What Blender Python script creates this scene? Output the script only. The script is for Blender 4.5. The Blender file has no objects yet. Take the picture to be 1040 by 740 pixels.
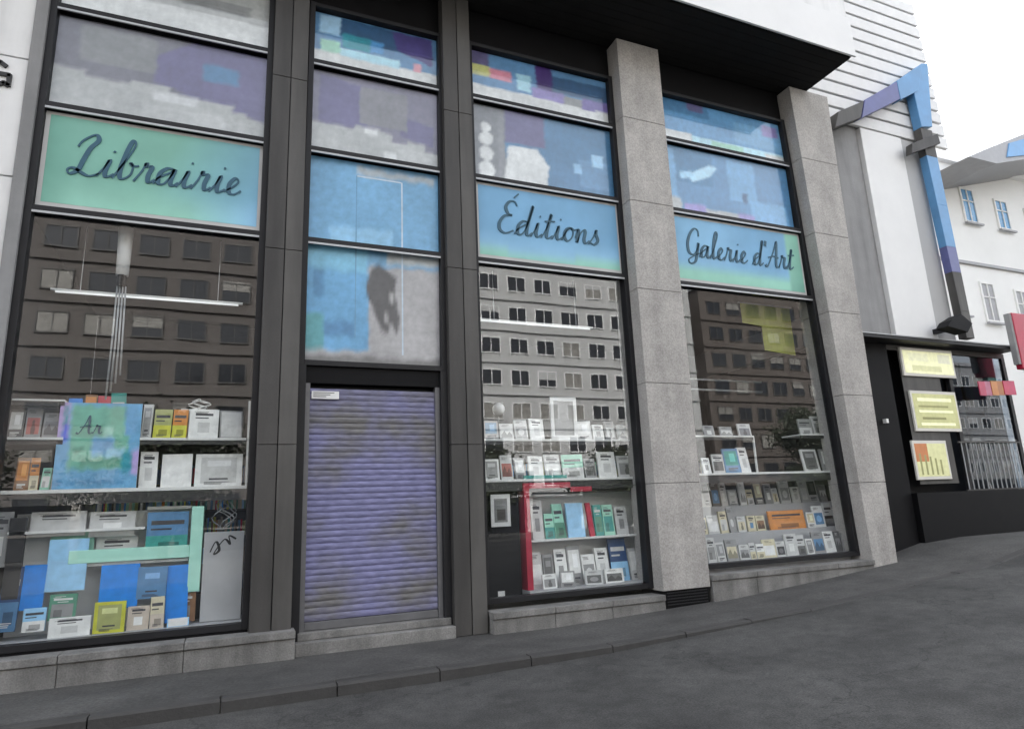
import bpy, bmesh, math, random
from mathutils import Matrix, Vector
random.seed(11)
C = bpy.context.scene.collection
R = math.radians

# ------------------------------------------------------------------ camera
CAM_Y = -8.5
def axes(y, p, r):
    cy, sy, cp, sp, cr, sr = math.cos(y), math.sin(y), math.cos(p), math.sin(p), math.cos(r), math.sin(r)
    F = Vector((sy*cp, cy*cp, sp)); Rt = Vector((cy, -sy, 0)); U = Rt.cross(F)
    return Rt*cr + U*sr, U*cr - Rt*sr, F
FPX = 663.98
ax, up, fw = axes(.40702156, .22085021, -.04293703)
cam = bpy.data.objects.new('camera', bpy.data.cameras.new('camera')); C.objects.link(cam)
cam.matrix_world = Matrix(((ax.x, up.x, -fw.x, 0), (ax.y, up.y, -fw.y, CAM_Y), (ax.z, up.z, -fw.z, 0), (0, 0, 0, 1)))
cam.data.sensor_width = 36; cam.data.lens = 36*FPX/1040
cam.data.clip_start = .05; cam.data.clip_end = 3000
bpy.context.scene.camera = cam
def at(x, y, Y=0.0):
    """world (X, Z) on the upright plane at depth Y that a point of the photograph lies on"""
    d = fw + ax*((x-520)/FPX) - up*((y-370)/FPX)
    t = (Y-CAM_Y)/d.y
    return d.x*t, d.z*t

# ------------------------------------------------------------------ sky, sun, exposure
SUN_EL, SUN_AZ = 42, -22            # azimuth measured from +Y towards +X
w = bpy.data.worlds.new('World'); bpy.context.scene.world = w; w.use_nodes = True
nt = w.node_tree; nt.nodes.clear()
sky = nt.nodes.new('ShaderNodeTexSky'); sky.sky_type = 'NISHITA'; sky.sun_disc = False
sky.sun_elevation = R(SUN_EL); sky.sun_rotation = R(SUN_AZ)
sky.dust_density = 4.0; sky.air_density = 1.0; sky.ozone_density = 1.0
hs = nt.nodes.new('ShaderNodeHueSaturation'); hs.inputs['Saturation'].default_value = .25
bg = nt.nodes.new('ShaderNodeBackground'); bg.inputs['Strength'].default_value = .15
out = nt.nodes.new('ShaderNodeOutputWorld')
nt.links.new(sky.outputs[0], hs.inputs['Color']); nt.links.new(hs.outputs[0], bg.inputs[0]); nt.links.new(bg.outputs[0], out.inputs[0])
sl = bpy.data.lights.new('sun', 'SUN'); sl.energy = 2.6; sl.angle = R(1.5); sl.color = (1, .95, .88)
sun = bpy.data.objects.new('sun', sl); C.objects.link(sun)
sd = Vector((math.sin(R(SUN_AZ))*math.cos(R(SUN_EL)), math.cos(R(SUN_AZ))*math.cos(R(SUN_EL)), math.sin(R(SUN_EL))))
sun.rotation_euler = sd.to_track_quat('Z', 'Y').to_euler(); sun.location = sd*60
vs = bpy.context.scene.view_settings
vs.view_transform = 'Standard'; vs.look = 'None'; vs.gamma = 1; vs.exposure = 2.4
bpy.context.scene.cycles.max_bounces = 7
bpy.context.scene.cycles.transparent_max_bounces = 16

# ------------------------------------------------------------------ materials
def new_mat(name):
    m = bpy.data.materials.new(name); m.use_nodes = True
    n = m.node_tree.nodes; b = n['Principled BSDF']
    return m, m.node_tree, b
def mat(name, col, rough=.7, metal=0., var=.15, scale=4., bump=.0, bscale=40., spots=0., spec=None, stretch=(1, 1, 1), seed=0., streak=0.):
    m, t, b = new_mat(name); L = t.links
    tc = t.nodes.new('ShaderNodeTexCoord'); mp = t.nodes.new('ShaderNodeMapping')
    mp.inputs['Scale'].default_value = stretch; mp.inputs['Location'].default_value = (seed, seed*.7, 0)
    L.new(tc.outputs['Object'], mp.inputs[0])
    nz = t.nodes.new('ShaderNodeTexNoise'); nz.inputs['Scale'].default_value = scale; nz.inputs['Detail'].default_value = 6; nz.inputs['Roughness'].default_value = .65
    L.new(mp.outputs[0], nz.inputs['Vector'])
    rp = t.nodes.new('ShaderNodeMapRange'); rp.inputs['From Min'].default_value = .3; rp.inputs['From Max'].default_value = .7
    rp.inputs['To Min'].default_value = 1-var; rp.inputs['To Max'].default_value = 1+var
    L.new(nz.outputs[0], rp.inputs[0])
    src = rp.outputs[0]
    if spots:
        n2 = t.nodes.new('ShaderNodeTexNoise'); n2.inputs['Scale'].default_value = scale*22; n2.inputs['Detail'].default_value = 3
        L.new(mp.outputs[0], n2.inputs['Vector'])
        r2 = t.nodes.new('ShaderNodeMapRange'); r2.inputs['From Min'].default_value = .35; r2.inputs['From Max'].default_value = .65
        r2.inputs['To Min'].default_value = 1-spots; r2.inputs['To Max'].default_value = 1+spots
        L.new(n2.outputs[0], r2.inputs[0])
        mu = t.nodes.new('ShaderNodeMath'); mu.operation = 'MULTIPLY'; L.new(src, mu.inputs[0]); L.new(r2.outputs[0], mu.inputs[1]); src = mu.outputs[0]
    if streak:
        m4 = t.nodes.new('ShaderNodeMapping'); m4.inputs['Scale'].default_value = (2.6, 2.6, .3); ge = t.nodes.new('ShaderNodeNewGeometry'); L.new(ge.outputs['Position'], m4.inputs[0])
        n4 = t.nodes.new('ShaderNodeTexNoise'); n4.inputs['Scale'].default_value = 1.3; n4.inputs['Detail'].default_value = 5; L.new(m4.outputs[0], n4.inputs['Vector'])
        r4 = t.nodes.new('ShaderNodeMapRange'); r4.inputs['From Min'].default_value = .35; r4.inputs['From Max'].default_value = .6; r4.inputs['To Min'].default_value = 1-streak; r4.inputs['To Max'].default_value = 1+streak*.3
        L.new(n4.outputs[0], r4.inputs[0]); mu4 = t.nodes.new('ShaderNodeMath'); mu4.operation = 'MULTIPLY'; L.new(src, mu4.inputs[0]); L.new(r4.outputs[0], mu4.inputs[1]); src = mu4.outputs[0]
    vm = t.nodes.new('ShaderNodeVectorMath'); vm.operation = 'SCALE'; vm.inputs[0].default_value = col
    L.new(src, vm.inputs['Scale']); L.new(vm.outputs[0], b.inputs['Base Color'])
    rr = t.nodes.new('ShaderNodeMapRange'); rr.inputs['To Min'].default_value = max(.02, rough-.1); rr.inputs['To Max'].default_value = min(1, rough+.1)
    L.new(nz.outputs[0], rr.inputs[0]); L.new(rr.outputs[0], b.inputs['Roughness'])
    b.inputs['Metallic'].default_value = metal
    if spec is not None: b.inputs['Specular IOR Level'].default_value = spec
    if bump:
        n3 = t.nodes.new('ShaderNodeTexNoise'); n3.inputs['Scale'].default_value = bscale; n3.inputs['Detail'].default_value = 5
        L.new(mp.outputs[0], n3.inputs['Vector'])
        bp = t.nodes.new('ShaderNodeBump'); bp.inputs['Strength'].default_value = bump; bp.inputs['Distance'].default_value = .02
        L.new(n3.outputs[0], bp.inputs['Height']); L.new(bp.outputs[0], b.inputs['Normal'])
    return m
def print_mat(name, rough, sat=1., grain=.12, gscale=9.):
    """flat print: each face carries its own ink colour"""
    m, t, b = new_mat(name); L = t.links
    a = t.nodes.new('ShaderNodeAttribute'); a.attribute_name = 'ink'
    tc = t.nodes.new('ShaderNodeTexCoord')
    nz = t.nodes.new('ShaderNodeTexNoise'); nz.inputs['Scale'].default_value = gscale; nz.inputs['Detail'].default_value = 5
    L.new(tc.outputs['Object'], nz.inputs['Vector'])
    rp = t.nodes.new('ShaderNodeMapRange'); rp.inputs['From Min'].default_value = .3; rp.inputs['From Max'].default_value = .7
    rp.inputs['To Min'].default_value = 1-grain; rp.inputs['To Max'].default_value = 1+grain
    L.new(nz.outputs[0], rp.inputs[0])
    vm = t.nodes.new('ShaderNodeVectorMath'); vm.operation = 'SCALE'
    L.new(a.outputs['Color'], vm.inputs[0]); L.new(rp.outputs[0], vm.inputs['Scale'])
    L.new(vm.outputs[0], b.inputs['Base Color']); b.inputs['Roughness'].default_value = rough
    return m
def glass_mat(name, ior, tint, extra=0.):
    m = bpy.data.materials.new(name); m.use_nodes = True; t = m.node_tree; t.nodes.clear(); L = t.links
    tr = t.nodes.new('ShaderNodeBsdfTransparent'); tr.inputs[0].default_value = (*tint, 1)
    gl = t.nodes.new('ShaderNodeBsdfGlossy'); gl.inputs['Roughness'].default_value = .0; gl.inputs['Color'].default_value = (.95, .97, 1, 1)
    lw = t.nodes.new('ShaderNodeLayerWeight'); lw.inputs['Blend'].default_value = .5
    f5 = t.nodes.new('ShaderNodeMath'); f5.operation = 'POWER'; f5.inputs[1].default_value = 5; L.new(lw.outputs['Facing'], f5.inputs[0])
    fr = t.nodes.new('ShaderNodeMath'); fr.operation = 'MULTIPLY_ADD'; fr.inputs[1].default_value = 1-ior; fr.inputs[2].default_value = ior; L.new(f5.outputs[0], fr.inputs[0])
    tc = t.nodes.new('ShaderNodeTexCoord'); nz = t.nodes.new('ShaderNodeTexNoise'); nz.inputs['Scale'].default_value = .9; nz.inputs['Detail'].default_value = 1
    L.new(tc.outputs['Object'], nz.inputs['Vector'])
    bp = t.nodes.new('ShaderNodeBump'); bp.inputs['Strength'].default_value = .05; bp.inputs['Distance'].default_value = .02
    L.new(nz.outputs[0], bp.inputs['Height']); L.new(bp.outputs[0], gl.inputs['Normal'])
    ad = t.nodes.new('ShaderNodeMath'); ad.operation = 'ADD'; ad.inputs[1].default_value = extra; ad.use_clamp = True
    L.new(fr.outputs[0], ad.inputs[0])
    mx = t.nodes.new('ShaderNodeMixShader'); L.new(ad.outputs[0], mx.inputs[0]); L.new(tr.outputs[0], mx.inputs[1]); L.new(gl.outputs[0], mx.inputs[2])
    o = t.nodes.new('ShaderNodeOutputMaterial'); L.new(mx.outputs[0], o.inputs[0])
    return m
M = {}
M['granite'] = mat('granite cladding', (.39, .372, .35), .75, var=.16, scale=2.2, bump=.25, bscale=60, spots=.16, streak=.13)
M['granite_dim'] = mat('grey render', (.27, .27, .27), .8, var=.10, scale=2, bump=.2, streak=.2)
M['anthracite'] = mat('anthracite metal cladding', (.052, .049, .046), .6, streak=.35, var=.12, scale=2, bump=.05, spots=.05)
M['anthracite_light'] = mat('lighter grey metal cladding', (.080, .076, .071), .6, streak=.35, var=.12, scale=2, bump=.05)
M['frame'] = mat('black window frame', (.014, .014, .016), .5, var=.2, spec=.3)
M['bead'] = mat('aluminium bead', (.42, .43, .44), .45, metal=.3, var=.1)
M['soffit'] = mat('dark soffit boards', (.013, .013, .013), .9, spec=.2, var=.2, scale=3)
M['white_wall'] = mat('white facade panel', (.74, .74, .73), .7, streak=.12, var=.05, scale=1.2, bump=.06)
M['white_panel'] = mat('pale panel', (.76, .76, .75), .6, var=.04, scale=1.)
M['grey_panel'] = mat('grey panel', (.43, .43, .43), .6, var=.05, scale=1.)
M['louvre'] = mat('white louvre slat', (.72, .72, .71), .55, var=.05)
M['stone'] = mat('stone sill', (.20, .195, .185), .85, streak=.3, var=.25, scale=3, bump=.4, bscale=50, spots=.15)
M['pavement'] = mat('worn pavement', (.066, .064, .061), .9, var=.38, scale=1.6, bump=.35, bscale=55, spots=.22)
M['kerb'] = mat('kerb stone', (.05, .048, .046), .85, var=.2, scale=3, bump=.3)
M['ground'] = mat('town ground', (.12, .118, .11), .95, var=.2, scale=.2)
M['shutter'] = None
M['shutter_grey'] = mat('grey shutter rail', (.15, .15, .155), .5, metal=.3, var=.15)
M['blue_steel'] = mat('blue painted steel', (.10, .27, .50), .4, var=.15, scale=1.5)
M['violet_steel'] = mat('violet painted steel', (.10, .11, .27), .4, var=.15)
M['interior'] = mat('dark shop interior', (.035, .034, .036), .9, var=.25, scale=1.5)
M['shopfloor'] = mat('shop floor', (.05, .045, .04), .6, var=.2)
M['shelf'] = mat('pale shelf board', (.78, .78, .76), .5, var=.06)
M['shelf_dark'] = mat('dark shelf edge', (.03, .03, .032), .5, var=.1)
M['display_back'] = mat('grey display cloth', (.46, .46, .47), .9, var=.1, scale=2)
M['black'] = mat('black lacquer', (.006, .006, .007), .6, var=.2, spec=.15)
M['paper'] = mat('paper block', (.72, .70, .64), .9, var=.06, stretch=(1, 1, 30))
M['white'] = mat('white paint', (.78, .78, .77), .5, var=.05)
M['red'] = mat('red lacquer', (.42, .012, .045), .4, var=.1)
M['aqua'] = mat('pale aqua frame', (.46, .84, .70), .5, var=.06)
M['print'] = print_mat('glossy print', .35)
M['print_soft'] = print_mat('soft sign print', .5, grain=.10, gscale=1.6)
M['ink'] = mat('dark blue lettering', (.022, .09, .14), .5, var=.1)
M['ink_black'] = mat('black lettering', (.015, .015, .015), .5, var=.1)
M['glass'] = glass_mat('shop window glass', .05, (.98, .99, .99))
M['glass_print'] = glass_mat('upper window glass', .03, (.97, .98, .98))
M['glass_dark'] = glass_mat('far window glass', .03, (.5, .55, .6))
M['wire'] = mat('iron wire', (.05, .05, .05), .4, metal=.6)
M['leaf'] = mat('tree leaves', (.036, .045, .025), .8, var=.4, scale=1.5)
M['bark'] = mat('bark', (.06, .045, .035), .9, var=.3, bump=.5)
M['plaster_warm'] = mat('brownish plaster', (.11, .098, .09), .85, var=.08, scale=.3)
M['plaster_dark'] = mat('dark brick', (.10, .085, .075), .9, var=.15, scale=.8)
M['plaster_grey'] = mat('pale grey plaster', (.43, .43, .42), .85, var=.06, scale=.3)
M['plaster_white'] = mat('white plaster', (.74, .74, .72), .85, var=.05, scale=.4)
M['dark_glass'] = mat('dark window', (.02, .022, .026), .15, var=.2)
M['blue_glass'] = mat('blue window', (.09, .26, .46), .25, var=.2)
M['curtain'] = mat('curtained window', (.22, .21, .19), .6, var=.3)
M['tin'] = mat('grey sheet roof', (.30, .30, .31), .5, var=.1)
def asphalt():
    m, t, b = new_mat('asphalt'); L = t.links
    tc = t.nodes.new('ShaderNodeTexCoord')
    def noise(s, d=5):
        n = t.nodes.new('ShaderNodeTexNoise'); n.inputs['Scale'].default_value = s; n.inputs['Detail'].default_value = d
        L.new(tc.outputs['Object'], n.inputs['Vector']); return n.outputs[0]
    def rng(s, a, bb, f0=.3, f1=.7):
        r = t.nodes.new('ShaderNodeMapRange'); r.inputs['From Min'].default_value = f0; r.inputs['From Max'].default_value = f1
        r.inputs['To Min'].default_value = a; r.inputs['To Max'].default_value = bb; L.new(s, r.inputs[0]); return r.outputs[0]
    def mul(a, bb):
        n = t.nodes.new('ShaderNodeMath'); n.operation = 'MULTIPLY'; L.new(a, n.inputs[0]); L.new(bb, n.inputs[1]); return n.outputs[0]
    s = mul(mul(rng(noise(.8, 8), .62, 1.45), rng(noise(6, 6), .78, 1.25)), rng(noise(70, 3), .55, 1.5))
    vo = t.nodes.new('ShaderNodeTexVoronoi'); vo.feature = 'DISTANCE_TO_EDGE'; vo.inputs['Scale'].default_value = .33
    mp = t.nodes.new('ShaderNodeVectorMath'); mp.operation = 'ADD'
    nn = t.nodes.new('ShaderNodeTexNoise'); nn.inputs['Scale'].default_value = 2.5; nn.inputs['Detail'].default_value = 4
    L.new(tc.outputs['Object'], nn.inputs['Vector']); L.new(tc.outputs['Object'], mp.inputs[0]); L.new(nn.outputs['Color'], mp.inputs[1])
    L.new(mp.outputs[0], vo.inputs['Vector'])
    s = mul(s, rng(vo.outputs['Distance'], .55, 1., .0, .007))
    vm = t.nodes.new('ShaderNodeVectorMath'); vm.operation = 'SCALE'; vm.inputs[0].default_value = (.047, .046, .044); L.new(s, vm.inputs['Scale'])
    L.new(vm.outputs[0], b.inputs['Base Color']); b.inputs['Roughness'].default_value = .85
    bp = t.nodes.new('ShaderNodeBump'); bp.inputs['Strength'].default_value = .5; bp.inputs['Distance'].default_value = .01
    L.new(noise(90, 3), bp.inputs['Height']); L.new(bp.outputs[0], b.inputs['Normal'])
    return m
def shutter_mat():
    m, t, b = new_mat('worn violet grey shutter'); L = t.links
    tc = t.nodes.new('ShaderNodeTexCoord')
    def nz_(scale, st, d=4):
        mp = t.nodes.new('ShaderNodeMapping'); mp.inputs['Scale'].default_value = st
        ge = t.nodes.new('ShaderNodeNewGeometry'); L.new(ge.outputs['Position'], mp.inputs[0])
        n = t.nodes.new('ShaderNodeTexNoise'); n.inputs['Scale'].default_value = scale; n.inputs['Detail'].default_value = d; L.new(mp.outputs[0], n.inputs['Vector']); return n.outputs[0]
    r1 = t.nodes.new('ShaderNodeMapRange'); r1.inputs['From Min'].default_value = .34; r1.inputs['From Max'].default_value = .54; L.new(nz_(1.1, (1, 1, 1.2)), r1.inputs[0])
    mx = t.nodes.new('ShaderNodeMix'); mx.data_type = 'RGBA'; mx.inputs[6].default_value = (.15, .145, .145, 1); mx.inputs[7].default_value = (.185, .185, .33, 1); L.new(r1.outputs[0], mx.inputs[0])
    r2 = t.nodes.new('ShaderNodeMapRange'); r2.inputs['From Min'].default_value = .3; r2.inputs['From Max'].default_value = .7; r2.inputs['To Min'].default_value = .72; r2.inputs['To Max'].default_value = 1.28; L.new(nz_(3.2, (2.2, 1, 9)), r2.inputs[0])
    vm = t.nodes.new('ShaderNodeVectorMath'); vm.operation = 'SCALE'; L.new(mx.outputs[2], vm.inputs[0]); L.new(r2.outputs[0], vm.inputs['Scale'])
    L.new(vm.outputs[0], b.inputs['Base Color']); b.inputs['Roughness'].default_value = .62
    return m
M['shutter'] = shutter_mat()
M['asphalt'] = asphalt()
def lamp_mat():
    m, t, b = new_mat('lit tube'); b.inputs['Base Color'].default_value = (.85, .85, .85, 1)
    b.inputs['Emission Color'].default_value = (.95, .98, 1, 1); b.inputs['Emission Strength'].default_value = .12
    return m
M['tube'] = lamp_mat()
M['glow_print'] = print_mat('print with added glow', .5, grain=.1)
_t = M['glow_print'].node_tree; _b = _t.nodes['Principled BSDF']; _v = [n for n in _t.nodes if n.type == 'VECT_MATH'][0]
_t.links.new(_v.outputs[0], _b.inputs['Emission Color']); _b.inputs['Emission Strength'].default_value = .08  # faint glow added so the menu boards come out brighter

# ------------------------------------------------------------------ mesh helpers
ORG = {}
def org(o):
    return ORG.get(o.name, Vector((0, 0, 0))) if o else Vector((0, 0, 0))
class MB:
    def __init__(s): s.v = []; s.f = []; s.c = []
    def quad(s, pts, col=None):
        i = len(s.v); s.v += [tuple(p) for p in pts]; s.f.append(tuple(range(i, i+len(pts)))); s.c.append(col)
    def box(s, x0, x1, y0, y1, z0, z1, col=None, dx=0., front=None):
        """dx shifts the top sideways; front gives the -Y face its own colour"""
        i = len(s.v)
        s.v += [(x0, y0, z0), (x1, y0, z0), (x1, y1, z0), (x0, y1, z0), (x0+dx, y0, z1), (x1+dx, y0, z1), (x1+dx, y1, z1), (x0+dx, y1, z1)]
        for k, f in enumerate([(0, 1, 5, 4), (1, 2, 6, 5), (2, 3, 7, 6), (3, 0, 4, 7), (4, 5, 6, 7), (3, 2, 1, 0)]):
            s.f.append(tuple(i+q for q in f)); s.c.append(front if (k == 0 and front) else col)
        return s
    def prism(s, poly, y0, y1, col=None):
        """polygon in X,Z (counter-clockwise seen from -Y) given depth"""
        n = len(poly); i = len(s.v)
        s.v += [(x, y0, z) for x, z in poly] + [(x, y1, z) for x, z in poly]
        s.f.append(tuple(range(i, i+n))); s.c.append(col)
        s.f.append(tuple(range(i+2*n-1, i+n-1, -1))); s.c.append(col)
        for k in range(n):
            j = (k+1) % n
            s.f.append((i+j, i+k, i+n+k, i+n+j)); s.c.append(col)
        return s
    def tube(s, path, r, n=8, col=None):
        path = [Vector(p) for p in path]; rs = r if isinstance(r, (list, tuple)) else [r]*len(path)
        i0 = len(s.v)
        for k, p in enumerate(path):
            d = (path[min(k+1, len(path)-1)]-path[max(k-1, 0)]).normalized()
            u = d.cross(Vector((0, 0, 1)) if abs(d.z) < .9 else Vector((1, 0, 0))).normalized(); v = d.cross(u)
            for a in range(n):
                t = 2*math.pi*a/n; s.v.append(tuple(p+(u*math.cos(t)+v*math.sin(t))*rs[k]))
        for k in range(len(path)-1):
            for a in range(n):
                b = (a+1) % n; s.f.append((i0+k*n+a, i0+k*n+b, i0+(k+1)*n+b, i0+(k+1)*n+a)); s.c.append(col)
        s.f.append(tuple(i0+a for a in range(n-1, -1, -1))); s.c.append(col)
        s.f.append(tuple(i0+(len(path)-1)*n+a for a in range(n))); s.c.append(col)
        return s
    def build(s, name, m, parent=None, bevel=0., smooth=False, kind=None):
        o0 = org(parent)
        me = bpy.data.meshes.new(name); me.from_pydata([(x-o0.x, y-o0.y, z-o0.z) for x, y, z in s.v], [], s.f); me.update()
        if any(c for c in s.c):
            ca = me.color_attributes.new('ink', 'FLOAT_COLOR', 'CORNER')
            for p, c in zip(me.polygons, s.c):
                for q_, li in enumerate(p.loop_indices): ca.data[li].color = (*((c[q_] if c and isinstance(c[0], tuple) else c) or (.5, .5, .5)), 1)
        me.materials.append(m)
        if smooth: me.shade_smooth()
        o = bpy.data.objects.new(name, me); C.objects.link(o)
        if parent: o.parent = parent; ORG[o.name] = o0
        if bevel:
            b = o.modifiers.new('bevel', 'BEVEL'); b.width = bevel; b.segments = 2; b.limit_method = 'ANGLE'
        if kind: o['kind'] = kind
        return o
def thing(name, label, cat, loc, group=None):
    o = bpy.data.objects.new(name, None); C.objects.link(o); o.location = loc; o.empty_display_size = .2
    o['label'] = label; o['category'] = cat; ORG[o.name] = Vector(loc)
    if group: o['group'] = group
    return o
def tag(o, label, cat, group=None):
    o['label'] = label; o['category'] = cat
    if group: o['group'] = group
    return o
def box(name, m, x0, x1, y0, y1, z0, z1, parent=None, bevel=0., dx=0., kind=None, col=None):
    return MB().box(x0, x1, y0, y1, z0, z1, dx=dx, col=col).build(name, m, parent, bevel, kind=kind)
def instance(src, name, parent, loc):
    """another object sharing src's mesh; loc is relative to the parent"""
    o = bpy.data.objects.new(name, src.data); C.objects.link(o); o.parent = parent; o.location = loc
    ORG[o.name] = org(parent)
    return o

# ------------------------------------------------------------------ ground, road, pavement, kerb
def lerp(a, b, t): return a+(b-a)*t
def g(x):                                   # pavement level, the street climbs to the right
    pts = [(-200, -1.9), (-12, -1.62), (-3, -1.5), (4, -1.5), (7, -1.40), (9, -1.25), (11, -1.08), (12, -.9), (13, -.84), (17, -.82), (40, -.7), (200, -.6)]
    for (a, za), (b, zb) in zip(pts, pts[1:]):
        if x <= b: return lerp(za, zb, max(0, (x-a)/(b-a)))
    return pts[-1][1]
KY = -1.72                                  # kerb line
def kh(x): return .115 if x < 2 else max(.012, .115-(x-2)*.019)
def road_z(x, y):
    base = g(x)-kh(x)
    if y < KY: base -= .012*min(3, KY-y)
    t = min(1, max(0, (-9-y)/25)); return lerp(base, -1.75, t)
def sheet(name, m, xs, ys, fz):
    mb = MB(); n = len(ys)
    mb.v = [(x, y, fz(x, y)) for x in xs for y in ys]
    for i in range(len(xs)-1):
        for j in range(n-1):
            mb.f.append((i*n+j, (i+1)*n+j, (i+1)*n+j+1, i*n+j+1)); mb.c.append(None)
    return mb.build(name, m, smooth=True, kind='structure')
XS = [-200, -60, -30, -12] + [-8+.5*i for i in range(61)] + [26, 30, 40, 60, 100, 200]
sheet('ground', M['ground'], [-1500, -200, 0, 200, 1500], [-1500, -200, 0, 60, 200, 1500], lambda x, y: -2.1)
sheet('road', M['asphalt'], XS, [-200, -120, -60, -40, -30, -20, -15, -12, -9, -7, -6, -5, -4.5, -4, -3.5, -3, -2.7, -2.4, -2.1, -1.9, KY-.001], road_z)
sheet('pavement', M['pavement'], XS, [KY+.15, -1.4, -1.2, -1, -.8, -.6, -.4, -.2, 0, .5, 1.5, 4], lambda x, y: g(x)+(.01*math.sin(x*2.1)*math.cos(y*3) if y < -.4 else 0))
kb = MB()
for i in range(-12, 20):
    x0, x1 = i*1.0, i+1.0
    kb.quad([(x0, KY+.01, g(x0)-.03), (x1, KY+.01, g(x1)-.03), (x1, KY+.15, g(x1)-.03), (x0, KY+.15, g(x0)-.03)])
kerb = kb.build('kerb', M['kerb'], kind='structure')
for i in range(-12, 20):                    # separate kerb stones with open joints
    x0, x1 = i*1.0+.006, i+1.0-.006
    j = random.uniform(-.004, .006); z0, z1 = g(x0)+j, g(x1)+j; b = .3
    m = MB(); y0, y1 = KY+random.uniform(-.004, .004), KY+.152
    m.v = [(x0, y0, z0-b), (x1, y0, z1-b), (x1, y1, z1-b), (x0, y1, z0-b), (x0, y0+.02, z0), (x1, y0+.02, z1), (x1, y1, z1), (x0, y1, z0), (x0, y0, z0-.02), (x1, y0, z1-.02)]
    m.f = [(0, 1, 9, 8), (8, 9, 5, 4), (4, 5, 6, 7), (1, 2, 6, 5, 9), (0, 8, 4, 7, 3), (2, 3, 7, 6)]; m.c = [None]*6
    m.build('kerb_stone', M['kerb'], kerb)

# ------------------------------------------------------------------ the bookshop building
TOP, Z1, Z2, Z3, Z4 = 7.30, 6.34, 4.97, 3.63, 1.98
shop = thing('bookshop_building', 'shop building with tall dark framed windows between grey columns under a dark overhang', 'building', (4, 0, -1.5))
# granite columns with slab joints
def granite_column(xb0, xb1, xt0, xt1, zb, zt, y0=-.3, y1=.35):
    core = MB(); w = xb1-xb0
    core.v = []; c = .02
    def ring(z, ins):
        t = (z-zb)/(zt-zb); a, b = lerp(xb0, xt0, t)+ins, lerp(xb1, xt1, t)-ins
        return [(a, y0+ins, z), (b, y0+ins, z), (b, y1, z), (a, y1, z)]
    for z in (zb+.002, zt-.002): core.v += ring(z, c)
    core.f = [(0, 1, 5, 4), (1, 2, 6, 5), (2, 3, 7, 6), (3, 0, 4, 7), (4, 5, 6, 7)]; core.c = [None]*5
    col = core.build('column', M['granite_dim'], shop)
    n = 6; h = (zt-zb)/n
    for k in range(n):
        a, b = ring(zb+k*h+.004, 0), ring(zb+(k+1)*h-.004, 0)
        m = MB(); m.v = a+b; m.f = [(0, 1, 5, 4), (1, 2, 6, 5), (2, 3, 7, 6), (3, 0, 4, 7), (4, 5, 6, 7), (3, 2, 1, 0)]; m.c = [None]*6
        m.build('stone_slab', M['granite'], col, bevel=.005)
    return col
granite_column(5.73, 6.56, 5.76, 6.62, -1.2, 7.9)
granite_column(9.98, 10.55, 9.70, 10.72, -1.3, 7.9)
# vent below the first granite column
vent = box('vent', M['black'], 5.76, 6.55, -.27, .3, -1.55, -1.204, shop)
for k in range(5): box('vent_slat', M['frame'], 5.80, 6.51, -.285, -.272, -1.40+k*.04, -1.385+k*.04, vent)
# dark metal columns, each of two cladding sheets beside a groove
def metal_column(x0, x1, zt=8.0):
    c = box('column', M['frame'], x0+.02, x1-.02, -.15, .3, -1.5, zt, shop)
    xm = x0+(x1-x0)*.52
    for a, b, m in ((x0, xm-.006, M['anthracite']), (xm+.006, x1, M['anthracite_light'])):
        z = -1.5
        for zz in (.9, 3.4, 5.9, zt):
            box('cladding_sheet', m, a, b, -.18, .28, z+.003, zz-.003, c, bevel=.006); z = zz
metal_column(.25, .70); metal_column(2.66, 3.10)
# left stone jamb of the first window
jamb = box('stone_jamb', M['granite_dim'], -2.46, -2.33, -.12, .3, -1.5, 8.0, shop, bevel=.008)
# base ledges
def ledge(x0, x1, z, y0=-.32, n=3):
    base = box('ledge', M['stone'], x0+.01, x1-.01, y0+.03, .1, -1.62, z-.05, shop)
    L = (x1-x0)/n
    for k in range(n):
        box('stone_slab', M['stone'], x0+k*L+.003, x0+(k+1)*L-.003, y0-.02+random.uniform(-.004, .004), .02, z-.08, z, base, bevel=.008)
        box('stone_slab', M['stone'], x0+k*L+.003, x0+(k+1)*L-.003, y0+random.uniform(0, .006), y0+.03, -1.6, z-.086, base, bevel=.006)
ledge(-6.0, .74, -1.2, n=6); ledge(3.12, 5.74, -1.24, n=3); ledge(6.59, 9.97, -1.04, n=4)
th = box('threshold', M['stone'], .745, 2.66, -.22, .25, -1.55, -1.36, shop, bevel=.01)
box('step', M['stone'], .78, 2.64, -.10, .2, -1.358, -1.27, th, bevel=.01)
# dark lintel band above the windows, soffit and upper storeys
box('lintel', M['black'], -2.33, 9.75, .02, .3, TOP+.07, 7.95, shop)
sof = box('soffit', M['soffit'], -6, 10.22, -1.30, .9, 7.95, 8.05, shop)
for k in range(8): box('soffit_board', M['soffit'], -6, 10.2, -1.285+k*.158, -1.135+k*.158, 7.925, 7.948, sof)
box('upper_wall', M['white_wall'], -6, 10.25, -1.33, 9, 8.052, 19, shop)  # unseen upper storeys, made tall so their shadow covers the street
fas = box('fascia', M['white_panel'], -6, 10.27, -1.37, -1.331, 7.93, 8.75, shop, bevel=.006)
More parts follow.
